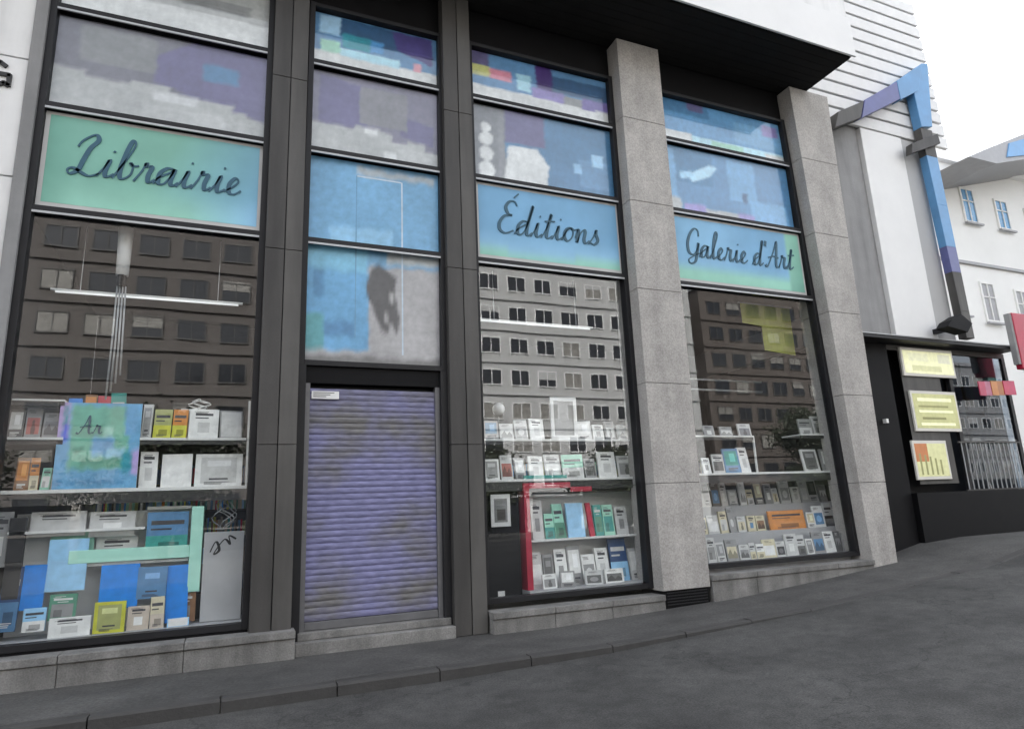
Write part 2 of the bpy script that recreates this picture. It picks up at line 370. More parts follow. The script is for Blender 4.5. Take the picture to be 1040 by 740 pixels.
# shop room
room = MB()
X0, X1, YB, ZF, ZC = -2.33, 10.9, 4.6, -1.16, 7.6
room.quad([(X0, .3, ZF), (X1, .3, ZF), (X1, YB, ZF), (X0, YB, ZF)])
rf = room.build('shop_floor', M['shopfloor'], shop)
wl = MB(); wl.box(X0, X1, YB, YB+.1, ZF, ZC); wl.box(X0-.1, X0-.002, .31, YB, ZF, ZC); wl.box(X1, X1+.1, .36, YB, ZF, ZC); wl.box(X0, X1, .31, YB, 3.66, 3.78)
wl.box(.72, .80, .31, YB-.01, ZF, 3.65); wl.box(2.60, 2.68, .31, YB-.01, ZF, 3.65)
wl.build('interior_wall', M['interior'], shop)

# window frames: jambs + head + bottom + transoms, panes as sub-parts
def window(xb0, xb1, xt0, xt1, zb, zt, cells, parent=shop):
    f = MB(); jw = .075
    f.prism([(xb0, zb), (xb0+jw, zb), (xt0+jw, zt), (xt0, zt)], -.07, .09)
    f.prism([(xb1-jw, zb), (xb1, zb), (xt1, zt), (xt1-jw, zt)], -.07, .09)
    def X(z): t = (z-zb)/(zt-zb); return lerp(xb0, xt0, t)+jw, lerp(xb1, xt1, t)-jw
    def bar(z0, z1):
        a, b = X(z0), X(z1); f.prism([(a[0], z0), (a[1], z0), (b[1], z1), (b[0], z1)], -.066, .086)
    bar(zb, zb+.07); bar(zt-.06, zt)
    for z in cells[1:-1]: bar(z-.032, z+.032)
    fo = f.build('window', M['frame'], parent, bevel=.004)
    for z in cells[1:-1]:
        a = X(z)[0], X(z)[1]
        box('bead', M['bead'], a[0], a[1], -.072, -.052, z-.062, z-.036, fo)
    for z0, z1 in zip(cells, cells[1:]):
        if abs(z0-Z3) < .01 and abs(z1-Z2) < .01: continue     # the sign row is closed by enamel sign boards
        a, b = X(z0), X(z1)
        m = MB().prism([(a[0]-.01, z0+.02), (a[1]+.01, z0+.02), (b[1]+.01, z1-.02), (b[0]-.01, z1-.02)], -.004, .004)
        if parent is shop and z1 <= Z3+.01 and zb > 0: continue
        m.build('pane', M['glass'] if z1 <= Z3+.01 else M['glass_print'], fo)
    return fo
W1 = window(-2.33, .25, -2.33, .25, -1.17, TOP, [-1.17, Z3, Z2, Z1, TOP])
W2 = window(.70, 2.66, .72, 2.70, Z4-.06, TOP, [Z4-.06, Z3, Z2, Z1, TOP])
W3 = window(3.10, 5.73, 3.10, 5.76, -1.17, TOP, [-1.17, Z3, Z2, Z1, TOP])
W4 = window(6.57, 9.98, 6.62, 9.70, -.98, TOP, [-.98, Z3, Z2, Z1, TOP])
# dark filler strip below the first and third window
box('base_strip', M['black'], -2.33, .24, -.05, .05, -1.2, -1.172, shop)

# roller shutter of the doorway
shf = box('roller_shutter', M['frame'], .86, 2.5, .13, .16, -1.27, 1.69, shop)
box('door_jamb', M['frame'], .70, .80, -.08, .12, -1.4, Z4-.062, shf, bevel=.004); box('door_jamb', M['frame'], 2.56, 2.66, -.08, .12, -1.4, Z4-.062, shf, bevel=.004)
box('shutter_box', M['black'], .80, 2.56, -.02, .3, 1.70, Z4-.064, shf)
box('guide_rail', M['shutter_grey'], .80, .86, -.015, .1, -1.27, 1.698, shf); box('guide_rail', M['shutter_grey'], 2.50, 2.56, -.015, .1, -1.27, 1.698, shf)
prof = []
nsl, zA, zB = 38, -1.17, 1.64; hsl = (zB-zA)/nsl
def slat_mesh():
    m = MB(); N = 6
    pts = [(.0-.009*math.sin(math.pi*k/N), hsl*(.04+.9*k/N)) for k in range(N+1)]
    for k in range(N):
        (ya, za), (yb, zb) = pts[k], pts[k+1]
        m.quad([(.862, ya+.03, za), (2.498, ya+.03, za), (2.498, yb+.03, zb), (.862, yb+.03, zb)])
    m.quad([(.862, .03, hsl*.94), (2.498, .03, hsl*.94), (2.498, .035, hsl*1.0), (.862, .035, hsl*1.0)])
    m.quad([(.862, .035, 0), (2.498, .035, 0), (2.498, .03, hsl*.04), (.862, .03, hsl*.04)])
    return m
s0 = slat_mesh().build('shutter_slat', M['shutter'], None); me = s0.data; bpy.data.objects.remove(s0)
for k in range(nsl):
    o = bpy.data.objects.new('shutter_slat', me); C.objects.link(o); o.parent = shf
    o.location = (-4+0, random.uniform(-.004, .002), zA+k*hsl+1.5)
box('bottom_rail', M['shutter_grey'], .862, 2.498, .0, .05, -1.265, -1.175, shf, bevel=.006)
nb = box('notice_plate', M['white'], .88, 1.22, -.006, 0, 1.50, 1.60, shf, bevel=.003)
for k in range(3): box('text_line', M['ink_black'], .90, 1.16-.05*k, -.010, -.007, 1.575-.025*k, 1.583-.025*k, nb)

# ------------------------------------------------------------------ script lettering
GL = {
 'i': ([[(0, 0), (.22, .45), (.4, 1), (.33, .35), (.45, .02), (.75, .25)], [(.48, 1.45), (.52, 1.55)]], .72),
 'b': ([[(0, 0), (.35, 1.0), (.62, 2.0), (.5, 2.3), (.36, 1.9), (.25, .6), (.4, .03), (.75, .3), (.78, .8), (.62, 1.0), (.8, .85), (1.05, .9)]], .98),
 'r': ([[(0, 0), (.25, .6), (.38, 1.12), (.42, .93), (.68, .95), (.6, .4), (.7, .03), (.95, .25)]], .92),
 'a': ([[(0, 0), (.2, .4), (.8, .9), (.5, 1.0), (.2, .65), (.22, .1), (.5, .08), (.75, .6), (.85, 1), (.78, .3), (.9, .02), (1.15, .25)]], 1.1),
 'e': ([[(0, .1), (.4, .45), (.62, .8), (.45, 1.0), (.2, .6), (.28, .1), (.55, .02), (.85, .28)]], .82),
 'l': ([[(0, 0), (.4, 1.0), (.68, 2.0), (.55, 2.3), (.38, 1.8), (.28, .5), (.4, .02), (.68, .25)]], .65),
 't': ([[(0, 0), (.3, .7), (.55, 1.8), (.4, .9), (.35, .2), (.5, .02), (.78, .25)], [(.12, 1.2), (.45, 1.25), (.85, 1.3)]], .75),
 'd': ([[(0, 0), (.2, .4), (.8, .9), (.5, 1.0), (.2, .65), (.22, .1), (.5, .08), (.78, .7), (1.05, 2.2), (.85, 1.0), (.8, .25), (.92, .02), (1.18, .25)]], 1.12),
 'o': ([[(0, .05), (.25, .7), (.55, 1.0), (.25, .85), (.15, .35), (.4, .02), (.7, .3), (.75, .75), (.55, 1.0), (.8, .88), (1.0, .95)]], .95),
 'n': ([[(0, .3), (.15, 1.0), (.2, .5), (.15, .02), (.35, .7), (.6, 1.0), (.7, .8), (.65, .3), (.78, .02), (1.05, .25)]], 1.0),
 's': ([[(0, 0), (.3, .5), (.5, 1.1), (.5, .8), (.68, .35), (.45, .02), (.15, .12)]], .8),
 "'": ([[(.3, 2.2), (.25, 1.75)]], .4),
 ' ': ([], .6),
 'L': ([[(.15, 1.5), (.3, 1.9), (.75, 2.3), (.95, 2.0), (.7, 1.5), (.55, .8), (.45, .2), (.15, -.05), (.0, .15), (.2, .3), (.6, .1), (1.0, -.05), (1.4, .15)]], 1.3),
 'E': ([[(1.15, 2.0), (.95, 2.3), (.6, 2.25), (.4, 1.85), (.6, 1.4), (.85, 1.3), (.4, 1.2), (.12, .7), (.2, .2), (.6, 0), (1.1, .25)], [(.85, 2.55), (1.15, 2.9)]], 1.2),
 'G': ([[(1.2, 1.7), (1.1, 2.2), (.7, 2.3), (.3, 1.8), (.12, 1.0), (.3, .3), (.75, .15), (1.1, .6), (1.2, 1.15), (1.1, .3), (.95, -.4), (.5, -.6), (.3, -.3), (.9, .1), (1.35, .3)]], 1.35),
 'A': ([[(-.1, .15), (.1, -.02), (.4, .5), (.8, 1.4), (1.1, 2.3), (1.12, 1.2), (1.1, .3), (1.25, 0), (1.5, .2)], [(.2, .8), (.8, .95), (1.35, .85)]], 1.4),
}
def spline(pts, k=6):
    P = [pts[0]]+pts+[pts[-1]]; out = []
    for i in range(1, len(P)-2):
        for j in range(k):
            t = j/k; p0, p1, p2, p3 = P[i-1], P[i], P[i+1], P[i+2]
            out.append(tuple(.5*((2*p1[q])+(-p0[q]+p2[q])*t+(2*p0[q]-5*p1[q]+4*p2[q]-p3[q])*t*t+(-p0[q]+3*p1[q]-3*p2[q]+p3[q])*t**3) for q in (0, 1)))
    out.append(pts[-1]); return out
def ribbon(m, pts, wd, y, th=.012, slant=0):
    """a pen stroke as a solid ribbon, thick going down and thin going up"""
    n = len(pts); A = []; B = []
    for i in range(n):
        a, b = pts[max(i-1, 0)], pts[min(i+1, n-1)]
        dx, dz = b[0]-a[0], b[1]-a[1]; L = math.hypot(dx, dz) or 1
        down = max(0, -dz/L); h = wd*(.42+.58*down)/2
        nx, nz = -dz/L*h, dx/L*h
        A.append((pts[i][0]+nx, pts[i][1]+nz)); B.append((pts[i][0]-nx, pts[i][1]-nz))
    for i in range(n-1):
        m.quad([(B[i][0], y, B[i][1]), (B[i+1][0], y, B[i+1][1]), (A[i+1][0], y, A[i+1][1]), (A[i][0], y, A[i][1])])
        m.quad([(A[i][0], y, A[i][1]), (A[i+1][0], y, A[i+1][1]), (A[i+1][0], y+th, A[i+1][1]), (A[i][0], y+th, A[i][1])])
        m.quad([(B[i+1][0], y, B[i+1][1]), (B[i][0], y, B[i][1]), (B[i][0], y+th, B[i][1]), (B[i+1][0], y+th, B[i+1][1])])
def script(text, x0, x1, z, h, parent, y, m, rise=0.):
    tot = sum(GL[c][1] for c in text)+.3; sx = (x1-x0)/tot; sz = h; cx = 0
    for c in text:
        st, adv = GL[c]
        if st:
            lo = None
            for s_ in st:
                p = [(x0+(cx+px_+pz_*.16)*sx, z+pz_*sz+rise*(cx+px_)*sx) for px_, pz_ in s_]
                mb = MB(); ribbon(mb, spline(p), .040*sz/.20+.006, y-(.001 if lo else 0))
                q = mb.build('letter' if lo is None else 'letter_stroke', m, lo or parent)
                lo = lo or q
        cx += adv

# ------------------------------------------------------------------ sign boards (third row of the windows)
AQ, BL, LAQ, LBL, GREY = (.19, .43, .345), (.17, .385, .60), (.29, .60, .48), (.27, .53, .75), (.50, .50, .49)
def sign_board(name, label, x0, x1, fields, text, tx0, tx1, tz, th, base=None):
    t = thing(name, label, 'sign', ((x0+x1)/2, .01, Z3+.04))
    m = MB(); a, b = Z3+.035, Z2-.065
    m.box(x0, x1, 0, .03, a, b, col=GREY)
    bo = m.build('sign_panel', M['print_soft'], t)
    f = MB()                                              # printed field, a fine grid blending two colours
    nx, nz = 40, 16; fx0, fx1, fz0, fz1 = x0+.05, x1-.04, a+.07, b-.04
    for i in range(nx):
        for j in range(nz):
            cs = [(i, j), (i+1, j), (i+1, j+1), (i, j+1)]
            f.quad([(lerp(fx0, fx1, a_/nx), -.003, lerp(fz0, fz1, b_/nz)) for a_, b_ in cs], [fields(a_/nx, b_/nz) for a_, b_ in cs])
    f.build('printed_field', M['print_soft'], t)
    if text: script(text, tx0, tx1, tz, th, t, -.016, M['ink'])
    return t
def mix3(a, b, t): t = max(0, min(1, t)); return tuple(lerp(p, q, t) for p, q in zip(a, b))
def f1(u, v):
    c = mix3(AQ, BL, (u-.5)*1.5-(v-.5)*.3); c = mix3(c, mix3(LAQ, LBL, (u-.65)*3), (.35-v)*3)
    return mix3((.10, .30, .23), c, .4+u*4+.1*v)
def f3(u, v):
    c = mix3(BL, LBL, (.35-v)*3+.15); return mix3(c, LAQ, (.16-v)*6+(.25 if (u < .2 or u > .65) else -.1))
def f4(u, v):
    c = mix3(BL, LBL, .25+.3*math.sin(u*7)); return mix3(c, LAQ, (.28-v)*6) if u < .88 else mix3(AQ, LAQ, v)
def f2(u, v): return mix3(BL, LBL, (.3-v)*2.5+(.2 if .1 < u < .3 else 0))
sign_board('shop_sign', 'aqua green sign board lettered Librairie in blue script', -2.25, .175, f1, 'Librairie', -1.98, -.02, 4.14, .235)
sign_board('shop_sign', 'pale blue sign board lettered Editions in blue script', 3.175, 5.685, f3, 'Editions', 3.5, 5.35, 4.12, .235)
sign_board('shop_sign', "pale blue and aqua sign board lettered Galerie d'Art in blue script", 6.68, 9.70, f4, "Galerie d'Art", 7.0, 9.5, 4.16, .225)

# ------------------------------------------------------------------ printed posters behind the upper panes
def inside(u, v, p):
    r_ = False; n = len(p); j = n-1
    for i in range(n):
        (a, b), (c_, d) = p[i], p[j]
        if (b > v) != (d > v) and u < (c_-a)*(v-b)/(d-b)+a: r_ = not r_
        j = i
    return r_
def soft_print(parent, shapes, bgcol, pos, y, nx, nz, soft, rr, name='print', mname='print'):
    """a printed picture as a fine grid whose corners hold ink colours averaged round each point"""
    boxes = [(min(p[0] for p in q), max(p[0] for p in q), min(p[1] for p in q), max(p[1] for p in q)) for q, _ in shapes]
    offs = [(math.cos(k*2.4)*math.sqrt((k+.5)/10), math.sin(k*2.4)*math.sqrt((k+.5)/10)) for k in range(10)]
    def ink(u, v):
        acc = [0, 0, 0]; wob = .35*soft*math.sin(u*37+v*11)+.3*soft*math.sin(v*53-u*9)
        for a, b in offs:
            uu = min(.999, max(.001, u+a*soft+wob)); vv = min(.999, max(.001, v+b*soft*1.8+wob*1.5)); c = bgcol
            for (q, cc), bb in zip(reversed(shapes), reversed(boxes)):
                if bb[0] <= uu <= bb[1] and bb[2] <= vv <= bb[3] and inside(uu, vv, q): c = cc; break
            for k in range(3): acc[k] += c[k]
        f = 1+.10*math.sin(u*9+v*5)*math.sin(v*7+1)+rr.uniform(-.03, .03)
        return tuple(x/len(offs)*f for x in acc)
    grid = [[ink(i/nx, j/nz) for j in range(nz+1)] for i in range(nx+1)]
    m = MB()
    for i in range(nx):
        for j in range(nz):
            cs = [(i, j), (i+1, j), (i+1, j+1), (i, j+1)]
            P_ = [pos(a/nx, b/nz) for a, b in cs]
            m.quad([(P_[k][0], y, P_[k][1]) for k in range(4)], [grid[a][b] for a, b in cs])
    return m.build(name, M[mname], parent)
def poster(name, label, x0, x1, z0, z1, shapes, bgcol, y=.035, cat='poster', nx=96, nz=34, soft=.010):
    """shapes: (polygon in 0..1 of the poster, colour); later ones lie on top"""
    t = thing(name, label, cat, ((x0+x1)/2, y, z0))
    box('backing', M['white'], x0, x1, y+.006, y+.018, z0, z1, t)
    def full(p):
        if len(p) == 2: (a, b), (c_, d) = p; return [(a, b), (c_, b), (c_, d), (a, d)]
        return p
    sh_ = [(full(p), c) for p, c in shapes]; rr = random.Random(int(x0*100)+int(z0*10))
    soft_print(t, sh_, bgcol, lambda u, v: (lerp(x0, x1, u), lerp(z0, z1, v)), y, nx, nz, soft, rr)
    return t
MAU, LG, MG, DG, WH = (.125, .105, .235), (.50, .50, .49), (.30, .30, .30), (.14, .14, .14), (.74, .74, .73)
SEA, DBL, TEAL, SKYB = (.12, .28, .50), (.03, .10, .22), (.03, .30, .38), (.10, .36, .72)
def wave(y0, amp, n, ph, lo=0.0):
    return [(0, lo)]+[(1, lo)]+[(1-i/n, y0+amp*math.sin(ph+i*1.3)) for i in range(n+1)]
p0, p1 = Z1+.04, TOP-.07
poster('window_poster', 'white poster with a grey band in the top left window', -2.25, .175, p0, p1, [(((0, .45), (1, 1)), LG), (((.0, .0), (1, .40)), WH), (((.55, .55), (.9, .75)), MG)], WH)
poster('window_poster', 'blue seaside poster with white lower margin above the shutter doorway', .79, 2.63, p0, p1,
  [(((.04, .55), (.96, .98)), DBL), (wave(.62, .05, 8, .4, .25), SEA), ([(.04, .62), (.2, .62), (.2, .98), (.04, .98)], (.42, .66, .88)), (((.22, .42), (.44, .70)), TEAL), (((.44, .45), (.55, .68)), SKYB),
   ([(.66, .60), (.96, .42), (.96, .98), (.62, .98)], (.07, .05, .22)), (((0, 0), (1, .27)), WH), (((.2, .24), (.68, .40)), (.50, .80, .92)), (((.05, .27), (.2, .5)), (.40, .72, .56)), (((.8, .25), (.86, .42)), (.78, .36, .42))], SEA)
poster('window_poster', 'coloured poster with yellow, pink and blue blocks and a white lower margin', 3.175, 5.685, p0, p1,
  [(((0, 0), (1, .30)), WH), (((.0, .72), (.13, 1)), MAU), (((.13, .62), (.46, 1)), SEA), (((.46, .5), (.58, 1)), (.06, .02, .16)), (((.0, .50), (.13, .72)), (.62, .62, .22)), (((.13, .48), (.28, .70)), (.70, .26, .34)), (((.32, .36), (.42, .72)), (.45, .74, .86)),
   (((.43, .28), (.66, .50)), (.30, .24, .55)), (((.58, .5), (1, .86)), DBL), (((.66, .28), (.8, .46)), MG), (((.8, .25), (1, .5)), (.20, .15, .42)), (((.9, .0), (1, .3)), WH)], SEA)
poster('window_poster', 'plain blue poster with a pale lower margin right of the granite column', 6.70, 9.66, p0, p1,
  [(((0, .7), (.4, 1)), (.07, .22, .42)), (((.6, .3), (1, .8)), (.20, .44, .70)), (((.24, .82), (.36, 1)), MAU), (((.84, .62), (.97, .9)), (.30, .24, .55)), (((0, 0), (1, .22)), (.52, .80, .90)), (((0, .02), (.25, .25)), WH), (((.84, .0), (1, .18)), WH), (((.4, .06), (.66, .2)), (.42, .74, .58))], (.13, .34, .60))
q0, q1 = Z2+.04, Z1-.07
def skyline(steps): 
    pts = [(0, 0), (1, 0)]; u = 1.0
    for wd_, h in steps: pts += [(u, h), (max(0, u-wd_), h)]; u = max(0, u-wd_)
    return pts
poster('window_poster', 'grey and mauve poster of pale rooftops above the Librairie sign', -2.25, .175, q0, q1,
  [([(.45, .45), (1, .2), (1, 1), (.62, 1), (.42, .72)], MAU), (((.1, .55), (.45, .95)), (.21, .21, .21)), (((.68, .58), (.86, .78)), (.06, .19, .36)), (skyline([(.1, .22), (.06, .27), (.22, .34), (.1, .30), (.18, .42), (.2, .38), (.14, .44)]), (.42, .42, .41)), (((.4, .0), (.8, .2)), LG), (((.45, .25), (.66, .36)), (.62, .62, .62))], (.15, .14, .17))
poster('window_poster', 'mauve and grey poster of pale rooftops above the shutter doorway', .79, 2.63, q0, q1,
  [([(.05, .35), (.42, .35), (.42, .9), (.05, .96)], MAU), ([(.68, .35), (.96, .28), (.96, .55), (.68, .6)], MAU), (((.36, .42), (.74, .9)), (.22, .21, .23)), (skyline([(.12, .2), (.14, .3), (.12, .26), (.1, .36), (.2, .38), (.32, .34)]), (.46, .46, .45)), (((.55, .02), (.70, .12)), WH), (((.40, .3), (.5, .38)), WH), (((.65, .0), (1, .2)), LG)], (.19, .17, .24))
snow = [(((.0, .0), (.22, 1)), (.20, .20, .21)), (((.22, .55), (.5, 1)), MAU), ([(.20, .0), (.5, .0), (.52, .30), (.44, .52), (.24, .50)], WH), (((.17, 0), (.21, .9)), (.24, .24, .25))]
for cz, r_ in ((.12, .055), (.34, .05), (.54, .045), (.70, .035)):
    snow.append(([(.09+r_*math.cos(a*math.pi/5), cz+r_*2.1*math.sin(a*math.pi/5)) for a in range(10)], WH))
snow += [(((.62, .35), (.98, .95)), (.05, .19, .36)), (((.74, .1), (.96, .5)), (.10, .26, .46)), (((.84, .42), (.93, .60)), (.36, .60, .82)), (((.70, .28), (.76, .42)), (.3, .55, .8))]
poster('window_poster', 'blue poster with white rounded shapes above the Editions sign', 3.175, 5.685, q0, q1, snow, (.055, .19, .36), nx=90, nz=44, soft=.008)
poster('window_poster', "blue poster with pale brush strokes above the Galerie d'Art sign", 6.70, 9.66, q0, q1,
  [(((.0, .45), (.38, 1)), (.05, .19, .36)), (((.5, .3), (.72, .95)), (.17, .40, .66)), (((.66, .0), (.96, .35)), (.17, .40, .66)), (((.02, .1), (.1, .95)), (.17, .40, .66)), ([(.22, .48), (.36, .62), (.42, .78), (.36, .8), (.2, .6)], (.5, .75, .9)), ([(.14, .5), (.24, .58), (.22, .66), (.12, .6)], (.4, .66, .86)),
   (((.14, .02), (.30, .14)), (.32, .26, .58)), (((.0, .0), (.12, .2)), LG), (((.30, 0), (.55, .1)), LG), (((.55, .0), (.68, .12)), (.32, .26, .58)), (((.60, .30), (.64, .45)), DBL)], (.09, .25, .46))
# large picture filling two cells above the shutter
def two_cell():
    x0, x1 = .79, 2.62
    t = thing('large_poster', 'tall blue and grey poster with dark feather shape above the shutter', 'poster', (1.7, .03, 1.99))
    box('backing', M['white'], x0, x1, .036, .05, 1.99, Z2-.06, t)
    GZ = (.10, .33, .24)
    L_ = [(0, .48, 1, 1, BL), (0, .06, .44, .49, (.15, .38, .62)), (0, .06, .12, .22, (.12, .36, .40)), (.12, .12, .34, .20, (.10, .26, .46)), (0, .44, .43, .56, (.2, .48, .66)),
          (.15, .56, .62, .66, LBL), (.34, .94, .96, .98, (.40, .46, .50)), (.58, .50, 1, .56, (.45, .5, .52)), (.04, .30, .12, .44, (.10, .27, .47)), (.0, .0, 1, .035, (.2, .2, .2))]
    shp = [([(a, b), (c_, b), (c_, d), (a, d)], c) for a, b, c_, d, c in L_]
    fe = [(.46, .46), (.42, .38), (.45, .30), (.50, .24), (.53, .17), (.58, .14), (.60, .20), (.66, .15), (.68, .24), (.64, .34), (.65, .42), (.58, .47), (.52, .49)]
    shp.append((fe, (.10, .10, .105)))
    for a, b, c_, d in ((.60, .30, .63, .36), (.56, .19, .58, .25)): shp.append(([(a, b), (c_, b), (c_, d), (a, d)], (.42, .42, .42)))
    zt_ = Z2-.06
    soft_print(t, shp, (.40, .40, .41), lambda u, v: (lerp(x0, x1, u), lerp(1.99, zt_, v)), .033, 60, 96, .010, random.Random(5))
    m = MB()
    for (a, b, c_, d) in [(.34, .12, .348, .93), (.69, .05, .702, .93), (.348, .925, .69, .932)]:
        m.quad([(lerp(x0, x1, p), .031, lerp(1.99, zt_, q_)) for p, q_ in ((a, b), (c_, b), (c_, d), (a, d))], (.14, .32, .50) if a < .345 else (.50, .60, .68))
    m.build('outline', M['print'], t)
two_cell()

# ------------------------------------------------------------------ shelves and display furniture
def shelf_unit(label, x0, x1, boards, uprights, y0=.26, y1=.72):
    t = thing('display_shelf', label, 'shelf', ((x0+x1)/2, y0, boards[0][2]))
    for a, b, z, th_ in boards:
        s = box('shelf_board', M['shelf'], a, b, y0, y1, z-th_, z, t, bevel=.003)
        box('shelf_edge', M['shelf_dark'], a, b, y0+.01, y0+.03, z-th_-(.05 if z > .8 else .13), z-th_-.002, s)
    for x, z0, z1 in uprights: box('upright', M['shelf'], x-.012, x+.012, y0+.02, y0+.05, z0, z1, t)
    return t
SA, SB = 1.03, .45
shelf_unit('two tier white shelf behind the left window', -2.3, .2, [(-2.3, .17, SB, .04), (-2.3, -1.78, SA, .03), (-1.02, .14, SA, .03), (-2.3, -1.8, 1.46, .02)], [(.16, SB, 1.5), (-1.8, SB+.0, 1.44)])
shelf_unit('two tier white shelf behind the Editions window', 3.2, 5.95, [(3.25, 5.95, SB, .035), (3.25, 5.95, SA, .03)], [(3.28, SB, SA)])
shelf_unit("white shelf with a short upper tier behind the rightmost window", 6.9, 10.6, [(6.95, 10.55, SB+.03, .035), (6.95, 8.25, 1.10, .025), (9.35, 10.5, 1.14, .025)], [(8.27, SB+.03, 1.10)])
# tiers for the lower displays
def tier(label, x0, x1, y0, y1, z0, z1, m='display_back'):
    o = box('display_plinth', M[m], x0, x1, y0, y1, z0, z1, bevel=.004); tag(o, label, 'plinth'); return o
tier('grey floor platform of the left window display', -2.3, .20, .12, .72, -1.155, -1.10)
tier('grey floor platform of the red framed display', 3.84, 5.95, .12, .72, -1.155, -1.08)
tier("grey floor platform behind the rightmost window", 6.75, 10.6, .12, .42, -1.155, -.92)
tier("low grey step behind the rightmost window", 6.75, 10.6, .43, .74, -1.155, -.50)
tier("high grey step under the shelf of the rightmost window", 6.75, 10.6, .75, 1.05, -1.155, -.06)

# ------------------------------------------------------------------ books
COL = {'white': (.84, .84, .82), 'pale grey': (.62, .62, .61), 'grey': (.30, .30, .30), 'dark grey': (.13, .13, .13), 'black': (.04, .04, .045), 'teal': (.05, .34, .30), 'aqua': (.36, .72, .56),
       'blue': (.01, .25, .80), 'light blue': (.34, .64, .92), 'steel blue': (.10, .25, .46), 'navy': (.02, .07, .20), 'orange': (.66, .25, .05), 'yellow': (.60, .60, .06), 'olive': (.40, .42, .16),
       'red': (.55, .02, .06), 'cream': (.66, .60, .42), 'brown': (.26, .13, .06), 'green': (.10, .30, .20), 'beige': (.58, .50, .42)}
def book(label, x0, x1, z, h, colour, y=.34, lean=.16, accent=None, style=None, group=None, cat='book', th=.03):
    wd = x1-x0; cx = (x0+x1)/2
    t = bpy.data.objects.new('book', None); ORGLOC = Vector((cx, y, z))
    c = COL[colour]; ac = COL[accent] if accent else random.choice([(.1, .1, .1), (.35, .35, .35), (.7, .7, .68), (.15, .28, .42), (.38, .28, .2), (.1, .35, .33), (.45, .12, .1), (.5, .45, .3), (.2, .2, .22)])
    m = MB(); m.box(-wd/2, wd/2, 0, .004, 0, h, col=c); m.box(-wd/2, wd/2, th-.004, th, 0, h, col=c); m.box(-wd/2, -wd/2+.005, .0041, th-.0041, 0, h, col=c)
    st = style if style is not None else random.choice('abcdefghfgh')
    def r(u0, v0, u1, v1, cc, k=1): m.quad([(lerp(-wd/2, wd/2, a), -.0006*k, b*h) for a, b in ((u0, v0), (u1, v0), (u1, v1), (u0, v1))], cc)
    dk = (.06, .06, .07) if sum(c) > .7 else (.7, .7, .68)
    if st == 'a': r(.1, .12, .9, .62, ac); r(.15, .76, .85, .84, dk); r(.3, .68, .7, .71, dk); r(.2, .12, .5, .4, tuple(v*.6 for v in ac), 2)
    elif st == 'b': r(.1, .3, .9, .9, ac); r(.2, .15, .8, .2, dk); r(.4, .45, .75, .8, tuple(min(1, v*1.7+.05) for v in ac), 2)
    elif st == 'c': r(.2, .78, .8, .86, dk); r(.2, .68, .65, .72, dk); r(.3, .2, .7, .55, ac)
    elif st == 'd': r(0, .0, 1, .45, ac); r(.1, .7, .9, .8, dk); r(.1, .58, .6, .62, dk); r(.3, .1, .8, .3, tuple(v*.5 for v in ac), 2)
    elif st == 'e': r(.12, .1, .88, .9, ac); r(.25, .62, .75, .8, tuple(min(.8, v*1.5+.1) for v in ac), 2); r(.3, .2, .7, .25, dk, 2)
    elif st == 'p': r(.06, .05, .94, .95, ac)
    def poly(pts, cc, k=3): m.quad([(lerp(-wd/2, wd/2, a), -.0006*k, b*h) for a, b in pts], cc)
    if st in 'fgh':
        r(.1, .12, .9, .66, ac)
        if st == 'f': poly([(.5+.25*math.cos(q*.785), .38+.17*math.sin(q*.785)) for q in range(8)], tuple(min(.85, v*1.8+.08) for v in ac))
        if st == 'g': poly([(.1, .12), (.9, .12), (.9, .3), (.7, .48), (.52, .28), (.34, .56), (.1, .3)], tuple(v*.4 for v in ac))
        if st == 'h': poly([(.4, .12), (.62, .12), (.66, .3), (.58, .46), (.6, .56), (.5, .6), (.42, .54), (.44, .44), (.36, .3)], tuple(v*.3+.02 for v in ac))
    if st != 'p':
        for q in range(3):
            a_ = random.uniform(.1, .25); r(a_, .90-.04*q, a_+random.uniform(.3, .55), .915-.04*q, dk, 4) if st in 'acfgh' else r(.2, .06+.03*q, random.uniform(.5, .8), .075+.03*q, dk, 4)
    ob = m.build('book', M['print'])
    ob.location = ORGLOC; big = wd > .36; ob.rotation_euler = (-lean+random.uniform(-.04, .04)*(not big), 0 if big else random.gauss(0, .012), random.uniform(-.03, .03) if big else random.gauss(0, .10))
    bpy.data.objects.remove(t)
    pg = box('page_block', M['paper'], -wd/2+.006, wd/2-.004, .005, th-.005, .004, h-.006, None)
    pg.parent = ob
    tag(ob, label, cat, group)
    return ob
ORD = ['first', 'second', 'third', 'fourth', 'fifth', 'sixth', 'seventh', 'eighth', 'ninth', 'tenth', 'eleventh', 'twelfth', 'thirteenth', 'fourteenth', 'fifteenth', 'sixteenth']
def row(where, z, items, y=.34, group=None, lean=.16):
    """items: (px x0, px x1, height, colour, accent, style) in photograph columns of the row, left to right"""
    for k, it in enumerate(items):
        a, b, h, c = it[:4]; ac = it[4] if len(it) > 4 else None; st = it[5] if len(it) > 5 else None
        book('%s book, %s from left %s' % (c, ORD[k], where), a, b, z+.001, h, c, y, lean, ac, st, group)
def px(x, yv=470, Y=.35): return at(x, yv, Y)[0]
def prow(where, z, yv, items, y=.34, group=None, lean=.16):
    row(where, z, [(px(i[0], yv, y), px(i[1], yv, y))+tuple(i[2:]) for i in items], y, group, lean)
